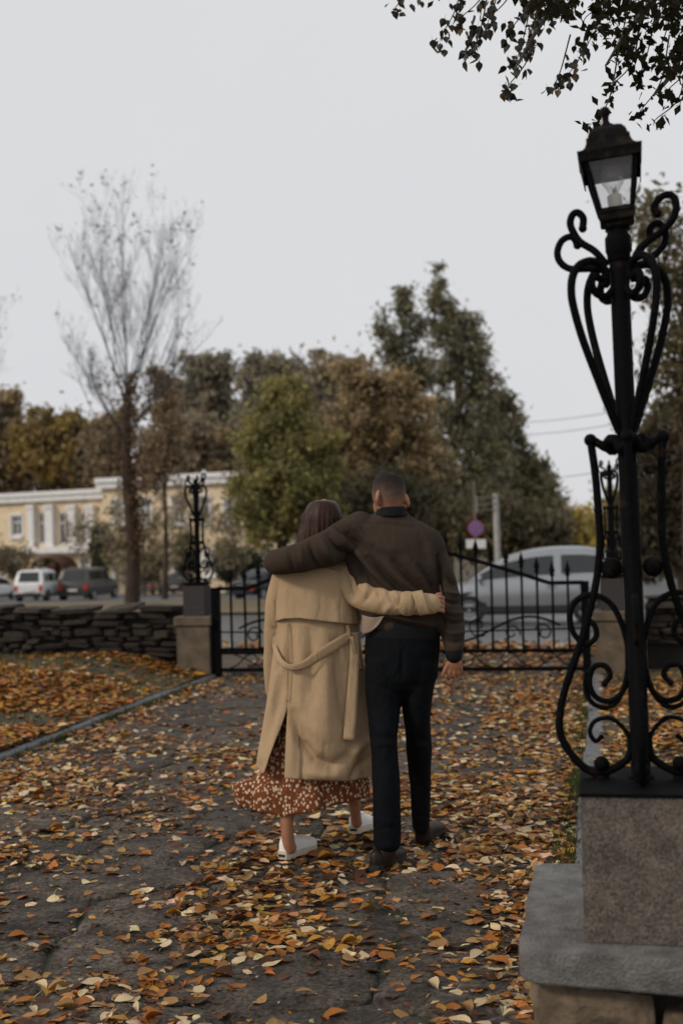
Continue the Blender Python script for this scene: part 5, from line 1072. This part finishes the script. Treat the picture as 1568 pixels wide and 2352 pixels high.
# jacket
jt = limb([(899,1172,DM,30,.068), (897,1184,DM,44,.082), (893,1195,DM,68,.096), (891,1206,DM,91,.108), (896,1224,DM,111,.124), (904,1254,DM,119,.142), (908,1310,DM,110,.150), (912,1360,DM,103,.150), (919,1400,DM,98,.146), (924,1432,DM,92,.138), (926,1446,DM,88,.134)], flat=True)
jr = limb([(966,1258,DM,32,.068), (987,1280,DM,39,.075), (1006,1320,DM-.01,36,.076), (1024,1380,DM-.03,33,.073), (1037,1436,DM-.06,29.5,.066), (1041,1474,DM-.08,26,.056), (1042,1494,DM-.09,22,.048)])
jl = limb([(840,1215,DM,46,.08), (795,1238,DM-.03,46,.085), (756,1257,DM-.075,42,.078), (700,1277,DM-.10,36,.072), (656,1288,DM-.08,32,.070), (637,1290,DM-.02,30,.066), (636,1296,DM+.08,26,.055), (650,1303,DM+.22,24,.05)], 'u')
me = fuse([jt, jr, jl], .008, 6)
ST = [(768,1204,800,1226,836,1266,6,-.016), (786,1198,820,1216,852,1250,7,.010), (790,1262,830,1310,872,1352,9,-.018), (815,1258,860,1318,912,1368,9,.015), (845,1280,890,1330,940,1372,7,-.015), (875,1285,920,1335,965,1370,9,.012), (905,1290,945,1335,985,1378,7,-.013), (935,1285,975,1340,1002,1400,9,.010), (960,1300,990,1350,1010,1415,7,-.012), (1006,1280,1008,1350,1014,1440,6,-.022), (985,1255,998,1330,8,.009), (755,1226,775,1258,800,1290,6,-.014), (735,1234,752,1268,772,1298,7,.010), (712,1248,718,1280,732,1306,5,-.012), (690,1254,694,1285,704,1310,6,.008), (664,1266,668,1290,676,1314,5,-.008),
    (1026,1326,1042,1342,1060,1348,5,-.010), (1018,1356,1040,1364,1062,1366,5,.009), (1018,1380,1042,1386,1064,1384,4,-.011), (1016,1402,1042,1410,1066,1408,5,.009), (1016,1426,1042,1432,1066,1428,4,-.011), (1020,1450,1042,1456,1064,1452,5,.009), (1024,1472,1044,1476,1062,1472,4,-.009), (870,1404,940,1424,1005,1436,7,.013), (862,1420,940,1442,1000,1450,5,-.008), (845,1200,900,1205,950,1212,5,-.004), (860,1250,890,1262,920,1262,12,.004)]
displace(me, [q[:-1]+(q[-1]*2.1,) for q in ST], [(26, .0028, 3, 1, 1, 1.6), (60, .0012, 4, 1, 1, 1)]); jk = part('jacket', me, M['jacket'], man)
me = fuse([limb([(899,1164,DM-.012,32,.082), (899,1172,DM-.012,34,.085), (899,1182,DM-.010,40,.092)], n=28, ck=.1)], .006, 2); part('collar', me, M['rib'], jk)
me = fuse([limb([(926,1436,DM,90,.138), (926,1452,DM,88,.136), (926,1462,DM,86,.134)], n=30)], .008, 2); displace(me, [], [(70, .0016, 9, 1, 1, .1)]); part('hem_rib', me, M['rib'], jk)
me = fuse([limb([(1042,1488,DM-.088,21.5,.046), (1042,1500,DM-.091,20,.044), (1042,1510,DM-.092,19,.040)])], .005, 2); part('cuff', me, M['rib'], jk)
def tail(u, v):
    x = 832+u*(52-14*v); y = 1412+v*(44-22*u)+6*math.sin(u*3); return P(x, y, DM-.140*math.sqrt(max(.05, 1-((x-925)/98)**2))-.012-.006*math.sin(u*5+v*2))
V = [tail(i/12, j/10) for i in range(13) for j in range(11)]; me = bpy.data.meshes.new('shirt_tail'); me.from_pydata([tuple(v) for v in V], [], [(i*11+j, (i+1)*11+j, (i+1)*11+j+1, i*11+j+1) for i in range(12) for j in range(10)]); me.update(); solid(part('shirt_tail', me, M['shirt'], man), .004)
# trousers
tr_ = [limb([(925,1440,DM,82,.125), (924,1480,DM,86,.140), (922,1525,DM,85,.146), (922,1556,DM,83,.140)]), limb([(881,1520,DM,44,.135), (880,1582,DM-.02,43,.115), (881,1640,DM-.05,37,.100), (880,1695,DM-.10,31,.090), (884,1750,DM-.13,31.5,.088), (887,1807,DM-.17,32.5,.085), (888,1880,DM-.19,32,.080), (889,1940,DM-.20,32,.078)]), limb([(964,1520,DM,42,.130), (959,1582,DM,36.5,.115), (957,1640,DM+.02,32,.100), (961,1695,DM+.06,30,.090), (963,1750,DM+.11,27,.084), (965,1807,DM+.16,24.5,.076), (966,1860,DM+.19,21.5,.070), (966,1900,DM+.20,20,.066)])]
me = fuse(tr_, .008, 5); displace(me, [(850,1690,910,1700,7,-.006), (852,1712,905,1706,6,.005), (935,1690,988,1704,6,-.006), (936,1716,986,1712,6,.005), (860,1880,916,1890,6,.004), (860,1905,920,1900,5,-.004), (855,1570,900,1590,8,-.005), (935,1572,985,1580,7,-.005), (922,1500,922,1560,5,-.010), (945,1870,986,1876,5,-.004)], [(24, .0022, 6, 1, 1, 1)]); part('trousers', me, M['trouser'], man)
shoe(man, G(858, 2006), 16, .31, 2, M['shoe_b'], M['shoe_bs'], False); shoe(man, G(964, 1942), 12, .31, 0, M['shoe_b'], M['shoe_bs'], False)
me = fuse([limb([(889,1925,DM-.19,23,.056), (884,1955,DM-.20,25,.060), (878,1982,DM-.20,27,.064)])], .006, 2); part('boot_shaft', me, M['shoe_b'], man)
me = fuse([limb([(967,1885,DM+.20,17,.046), (970,1908,DM+.22,19,.050), (973,1924,DM+.23,21,.055)])], .006, 2); part('boot_shaft', me, M['shoe_b'], man)

# ---- woman
DW = 6.20
wg = G(720, 1965); wom = thing('person', 'woman in a long beige trench coat and spotted rust dress, one arm round the man', 'person', (wg[0], wg[1], 0), 'couple walking away')
whead = limb([(744,1160,DW,18,.06), (744,1170,DW,29,.08), (744,1188,DW,34,.092), (745,1208,DW,32,.086), (745,1226,DW,25,.06), (742,1250,DW,22,.05), (738,1290,DW,30,.06)]); wface = limb([(748,1200,DW+.06,24,.04), (748,1226,DW+.075,17,.03), (748,1236,DW+.08,10,.02)])
wtor = limb([(735,1290,DW,45,.06), (733,1330,DW,76,.09), (732,1400,DW,68,.09), (732,1480,DW,70,.10), (732,1560,DW,68,.10)])
warm = [limb([(800,1322,DW-.02,26,.04), (826,1368,DW-.10,22,.036), (880,1384,DW-.22,18,.033), (950,1386,DW-.27,15,.028), (1000,1387,DW-.28,13,.021)], 'u'), limb([(650,1330,DW,22,.04), (634,1410,DW+.02,18,.035), (627,1500,DW+.06,15,.03), (628,1580,DW+.12,13,.022), (630,1615,DW+.14,13,.014)])]
wf = [([(1000,1373+9.5*i,DW-.282,5.2,.010), (1009,1371+10*i,DW-.284,5.,.0098), (1016,1373+10*i,DW-.272,4.6,.009), (1018,1375+10*i,DW-.25,4.2,.008), (1015,1376+10*i,DW-.228,3.6,.007)], 'u') for i in range(4)]+[([(992,1376,DW-.26,5,.010), (1003,1366,DW-.245,4.4,.009), (1012,1364,DW-.23,3.8,.008)], 'u')]
wpalm = limb([(985,1386,DW-.28,14,.02), (998,1387,DW-.284,18,.015), (1004,1388,DW-.283,18,.013)], 'u')
wlegs = [limb([(690,1540,DW,38,.08), (680,1660,DW+.01,24,.055), (666,1780,DW-.04,20,.05), (659,1850,DW-.10,17.5,.044), (659,1895,DW-.12,15,.038), (662,1930,DW-.12,14.5,.036), (668,1950,DW-.11,14,.034)]), limb([(770,1540,DW,38,.08), (790,1660,DW+.06,27,.06), (806,1770,DW+.18,21,.052), (813,1835,DW+.25,15,.038), (816,1870,DW+.27,12.5,.032), (819,1892,DW+.28,12.5,.032)])]
whf = fingers([([(629+q,1614,DW+.14,3.6,.008), (629+q*1.2,1632,DW+.145,3.2,.007), (629+q*1.2,1646,DW+.15,2.8,.006)], 'r') for q in (-10, -3.5, 3, 9)]+[([(640,1600,DW+.12,4,.009), (646,1618,DW+.11,3.4,.008)], 'r')])
me = fuse([whead, wface, wtor, wpalm]+warm+fingers(wf)+wlegs+whf, .0042, 3); part('body', me, M['skin'], wom)
# hair
hr = limb([(744,1150,DW-.005,22,.066), (744,1156,DW-.005,31,.088), (743,1170,DW-.01,40,.108), (741,1190,DW-.014,46,.120), (738,1215,DW-.018,47.5,.120), (733,1245,DW-.022,50,.115), (729,1272,DW-.022,48,.100), (728,1296,DW-.012,42,.070), (728,1306,DW,34,.05)], n=40, ck=.12)
me = fuse([hr], .006, 3); V, N = mesh_arrays(me); ang_ = np.arctan2((V-P(738, 1230, DW))@_f, (V-P(738, 1230, DW))@_r); dd = .0035*np.sin(ang_*34+2.2*np.sin(V[:, 2]*9))+.004*np.sin(ang_*13+1.5*np.sin(V[:, 2]*6+1))+.0018*np.sin(ang_*71)
crown = np.clip((P(744, 1165, DW)[2]-V[:, 2])*12, 0.1, 1); V += N*(dd*crown)[:, None]; me.vertices.foreach_set('co', V.astype(np.float32).ravel()); part('hair', me, M['hair_f'], wom)
nt = M['hair_f'].node_tree; nz_ = [n_ for n_ in nt.nodes if n_.type == 'TEX_NOISE'][0]; mp = nt.nodes.new('ShaderNodeMapping'); mp.inputs['Scale'].default_value = (4, 4, .16); tcn = [n_ for n_ in nt.nodes if n_.type == 'TEX_COORD'][0]; nt.links.new(tcn.outputs['Object'], mp.inputs[0]); nt.links.new(mp.outputs[0], nz_.inputs['Vector'])
# coat: upper body and sleeves
ct = limb([(735,1286,DW,44,.07), (733,1300,DW,78,.102), (732,1324,DW,93,.122), (732,1360,DW,95,.130), (732,1400,DW,94,.128), (732,1436,DW,95,.130)], flat=True)
cr = limb([(778,1316,DW,40,.075), (800,1330,DW-.05,42,.075), (824,1358,DW-.12,38,.068), (856,1376,DW-.19,33,.062), (900,1384,DW-.245,29,.056), (945,1386,DW-.268,26.5,.050), (976,1386,DW-.275,25,.046), (998,1387,DW-.28,22,.040)], 'u')
cl_ = limb([(660,1322,DW,34,.075), (640,1372,DW+.01,28,.066), (631,1430,DW+.03,24,.060), (625,1490,DW+.06,20,.056), (624,1545,DW+.09,18,.050), (626,1590,DW+.12,16,.044)])
me = fuse([ct, cr, cl_], .007, 5)
ST = [(806,1312,826,1352,7,.007), (822,1322,812,1372,7,-.010), (842,1334,838,1378,9,.009), (836,1384,858,1352,6,-.009), (866,1344,880,1400,7,-.010), (884,1352,872,1386,8,.008), (892,1362,916,1404,6,-.008), (906,1358,912,1384,9,.007), (880,1406,900,1388,6,.005), (925,1362,922,1408,5,-.005), (790,1312,806,1378,6,-.010), (772,1330,800,1384,7,.005), (905,1398,950,1400,6,.004), (960,1366,985,1404,7,.004), (630,1380,642,1400,5,-.005), (622,1440,636,1450,5,-.005)]
displace(me, [q[:-1]+(q[-1]*1.7,) for q in ST], [(24, .0024, 11, 1, 1, 1.4), (55, .0008, 12, 1, 1, 1)]); coat = part('coat', me, M['coat'], wom)
# coat: skirt with back vent
rows = np.array([(1392,640,825,.128), (1440,636,828,.134), (1480,631,830,.140), (1540,621,838,.152), (1600,612,844,.166), (1680,600,848,.185), (1740,591,851,.20), (1790,585,853,.208)], float)
def hem(x): return np.interp(x, [560, 590, 610, 652, 700, 800, 852, 900], [1762, 1764, 1782, 1788, 1791, 1795, 1784, 1780])
def skirt(rows, hemf, dc, nv, nu, vent=None, wave=0., seed=0, apex=1620):
    V, Fc = [], []; y0 = rows[0, 0]; ph = np.random.default_rng(seed).uniform(0, 6.28, 6)
    for i in range(nv+1):
        tt = i/nv
        for j in range(nu+1):
            yy = y0+tt*(1790-y0); xl_ = np.interp(yy, rows[:, 0], rows[:, 1]); xr_ = np.interp(yy, rows[:, 0], rows[:, 2]); bb = np.interp(yy, rows[:, 0], rows[:, 3]); c = (xl_+xr_)/2; a = (xr_-xl_)/2
            if vent and yy > apex:
                k = (yy-apex)/(1790-apex); vr = 660-7*k**.9; vl = 660-56*k**1.15
            else: vr = vl = 660 if vent else c
            tr0 = -math.acos(np.clip((vr-c)/a, -1, 1)); tl0 = 2*math.pi-math.acos(np.clip((vl-c)/a, -1, 1)); th = tr0+(tl0-tr0)*j/nu
            w = wave*sstep(.15, 1, tt)*(.5*math.sin(5*th+ph[0])+.35*math.sin(9*th+ph[1]+tt)+.25*math.sin(14*th+ph[2]))
            ax = a*(1+w); x = c+ax*math.cos(th); y = y0+tt*(hemf(x)-y0); d = dc+bb*(1+w*1.6)*math.sin(th)
            if vent and yy > apex:                             # the flap left of the vent swings out a little
                k = (yy-apex)/(1790-apex)
                if j > nu*.86: d -= .05*k*((j/nu-.86)/.14)
                if j < nu*.05: d -= .015*k
            V.append(P(x, y, d))
    n = nu+1
    for i in range(nv):
        for j in range(nu): p_ = i*n+j; Fc.append((p_, p_+n, p_+n+1, p_+1))
    me = bpy.data.meshes.new('skirt'); me.from_pydata([tuple(v) for v in V], [], Fc); me.update(); return me
me = skirt(rows, hem, DW, 90, 220, True, .030, 2)
displace(me, [q[:-1]+(q[-1]*1.35,) for q in [(668,1445,666,1520,664,1600,10,-.010), (688,1445,692,1540,690,1620,13,.012), (712,1450,718,1540,722,1610,9,-.012), (742,1440,748,1540,756,1640,16,.012), (772,1470,776,1560,790,1660,10,-.016),
    (672,1640,690,1702,722,1742,762,1758,798,1738,11,-.026), (735,1560,742,1640,752,1710,24,.026), (690,1610,705,1660,735,1700,12,.010), (668,1690,672,1750,676,1786,12,.012), (700,1775,745,1782,790,1782,12,.014), (806,1740,826,1716,844,1700,10,.014), (806,1790,822,1760,846,1740,7,-.014), (834,1540,840,1620,842,1690,9,-.012),
    (648,1545,634,1620,606,1720,11,-.014), (640,1540,618,1640,600,1745,9,.014), (652,1600,634,1680,618,1760,8,.008), (652,1470,648,1520,8,.008), (642,1500,640,1540,6,-.010)]], [(9, .005, 13, 1, 1, .35), (22, .0018, 14, 1, 1, .5)])
sk = solid(part('coat_skirt', me, M['coat'], coat), .004)
# storm flap across the back, belt loop, belt tail, cuff straps
def surf_d(x, y, out):
    a = np.interp(y, rows[:, 0], (rows[:, 2]-rows[:, 1])/2); c = np.interp(y, rows[:, 0], (rows[:, 2]+rows[:, 1])/2); bb = np.interp(y, rows[:, 0], rows[:, 3]); return DW-bb*math.sqrt(max(0.0, 1-min(1., ((x-c)/a)**2)))-out
def patch(fn, nu, nv, name, par, m=M['coat'], th=.004, st=(), nz=()):
    V = [fn(i/nu, j/nv) for i in range(nu+1) for j in range(nv+1)]; Fc = [(i*(nv+1)+j, (i+1)*(nv+1)+j, (i+1)*(nv+1)+j+1, i*(nv+1)+j+1) for i in range(nu) for j in range(nv)]
    me = bpy.data.meshes.new(name); me.from_pydata([tuple(v) for v in V], [], Fc); me.update(); displace(me, st, nz); return solid(part(name, me, m, par), th)
def flap(u, v):
    x = 634+u*193; yt = np.interp(x, [634, 660, 735, 800, 827], [1332, 1312, 1300, 1316, 1345]); yb = np.interp(x, [634, 655, 690, 740, 800, 827], [1427, 1421, 1420, 1427, 1433, 1434]); y = yt+(yb-yt)*v
    a = 97; s_ = math.sqrt(max(0, 1-min(1, ((x-731)/a)**2))); ry = np.interp(y, [1300, 1330, 1360, 1440], [.112, .130, .140, .148])
    return P(x, y, DW-ry*s_-.004-.012*v-.004*math.sin(u*17+v)*v)
patch(flap, 60, 34, 'storm_flap', coat, st=[(752,1330,790,1400,6,-.008), (735,1325,765,1390,7,.006), (770,1320,800,1380,5,-.006), (690,1320,694,1420,9,.004), (660,1330,664,1420,7,-.004)], nz=[(22, .0016, 5, 1, 1, 1)])
def ribbon(pts, name, par, m=M['coat'], th=.004, fold=0.):
    Q = catmull(pts, 8); C = [P(q[0], q[1], surf_d(q[0], q[1], q[3])) for q in Q]; T = np.gradient(np.array(C), axis=0); T /= np.linalg.norm(T, axis=1)[:, None]; V, Fc = [], []
    for i, q in enumerate(Q):
        s = np.cross(T[i], _f); s /= np.linalg.norm(s); hw_ = q[2]*DW/FOC/2; s2 = s*math.cos(fold)+_f*math.sin(fold)
        for k in (-1, -.33, .33, 1): V.append(C[i]+s2*hw_*k)
    for i in range(len(Q)-1):
        for j in range(3): a = i*4+j; Fc.append((a, a+1, a+5, a+4))
    me = bpy.data.meshes.new(name); me.from_pydata([tuple(v) for v in V], [], Fc); me.update(); return solid(part(name, me, m, par), th)
ribbon([(804,1455,14,.012), (790,1468,22,.018), (762,1486,25,.026), (730,1506,24,.034), (700,1526,20,.042), (672,1533,15,.046), (650,1524,13,.044), (637,1503,12,.036), (631,1480,11,.026), (634,1456,10,.012)], 'belt', coat, fold=.25)
ribbon([(812,1452,20,.014), (814,1500,21,.018), (811,1560,23,.020), (806,1630,25,.026), (801,1700,26,.034)], 'belt_tail', coat)
ribbon([(661,1430,3.4,.010), (660,1480,3.4,.012), (659,1540,3.4,.012), (660,1612,3.4,.010)], 'back_seam', coat, th=.003)
ribbon([(797,1436,8,.012), (800,1452,9,.020), (801,1470,8,.012)], 'belt_loop', coat); ribbon([(806,1462,9,.024), (815,1496,9,.026), (824,1522,9,.020), (829,1536,8,.016)], 'belt_end', coat)
def cuff_ring(x, w, r, nm, tilt=0):
    b = limb([(x-w/2, 1386, DW-.272, r, .053), (x, 1386.3, DW-.274, r+.4, .0535), (x+w/2, 1386.6, DW-.276, r-.3, .052)], 'u', cap=True); me = fuse([b], .005, 2); part(nm, me, M['coat'], coat)
cuff_ring(936, 17, 28.5, 'cuff_strap')
def tab(u, v): x = 945+u*24+v*18; y = 1361+v*52-u*4; return P(x, y, DW-.274-.053*math.sqrt(max(0, 1-((y-1387)/31)**2))-.010)
patch(tab, 8, 14, 'cuff_tab', coat, th=.005)
# dress below the coat
drow = np.array([(1560,650,800,.10), (1680,630,815,.13), (1750,606,830,.16), (1775,598,836,.17), (1797,578,838,.18), (1817,545,840,.185), (1838,528,842,.19), (1875,540,842,.20)], float)
def dhem(x): return np.interp(x, [500, 524, 545, 600, 650, 700, 760, 800, 845], [1800, 1822, 1850, 1866, 1875, 1868, 1852, 1842, 1832])
drow[:, 0] = 1560+(drow[:, 0]-1560)*(1790-1560)/(1875-1560)
me = skirt(drow, dhem, DW+.02, 60, 200, None, .055, 8); displace(me, [(580,1790,575,1860,8,-.014), (610,1790,612,1866,9,.012), (640,1780,650,1872,8,-.012), (690,1790,700,1866,10,.010), (735,1790,750,1852,8,-.012), (540,1800,560,1850,6,.010)], [(20, .004, 17, 1, 1, .4)]); solid(part('dress', me, M['dress'], wom), .003)
shoe(wom, G(648, 1979), 22, .265, 3, M['shoe_w'], M['shoe_sole'], True); shoe(wom, G(812, 1927), 8, .265, 8, M['shoe_w'], M['shoe_sole'], True)
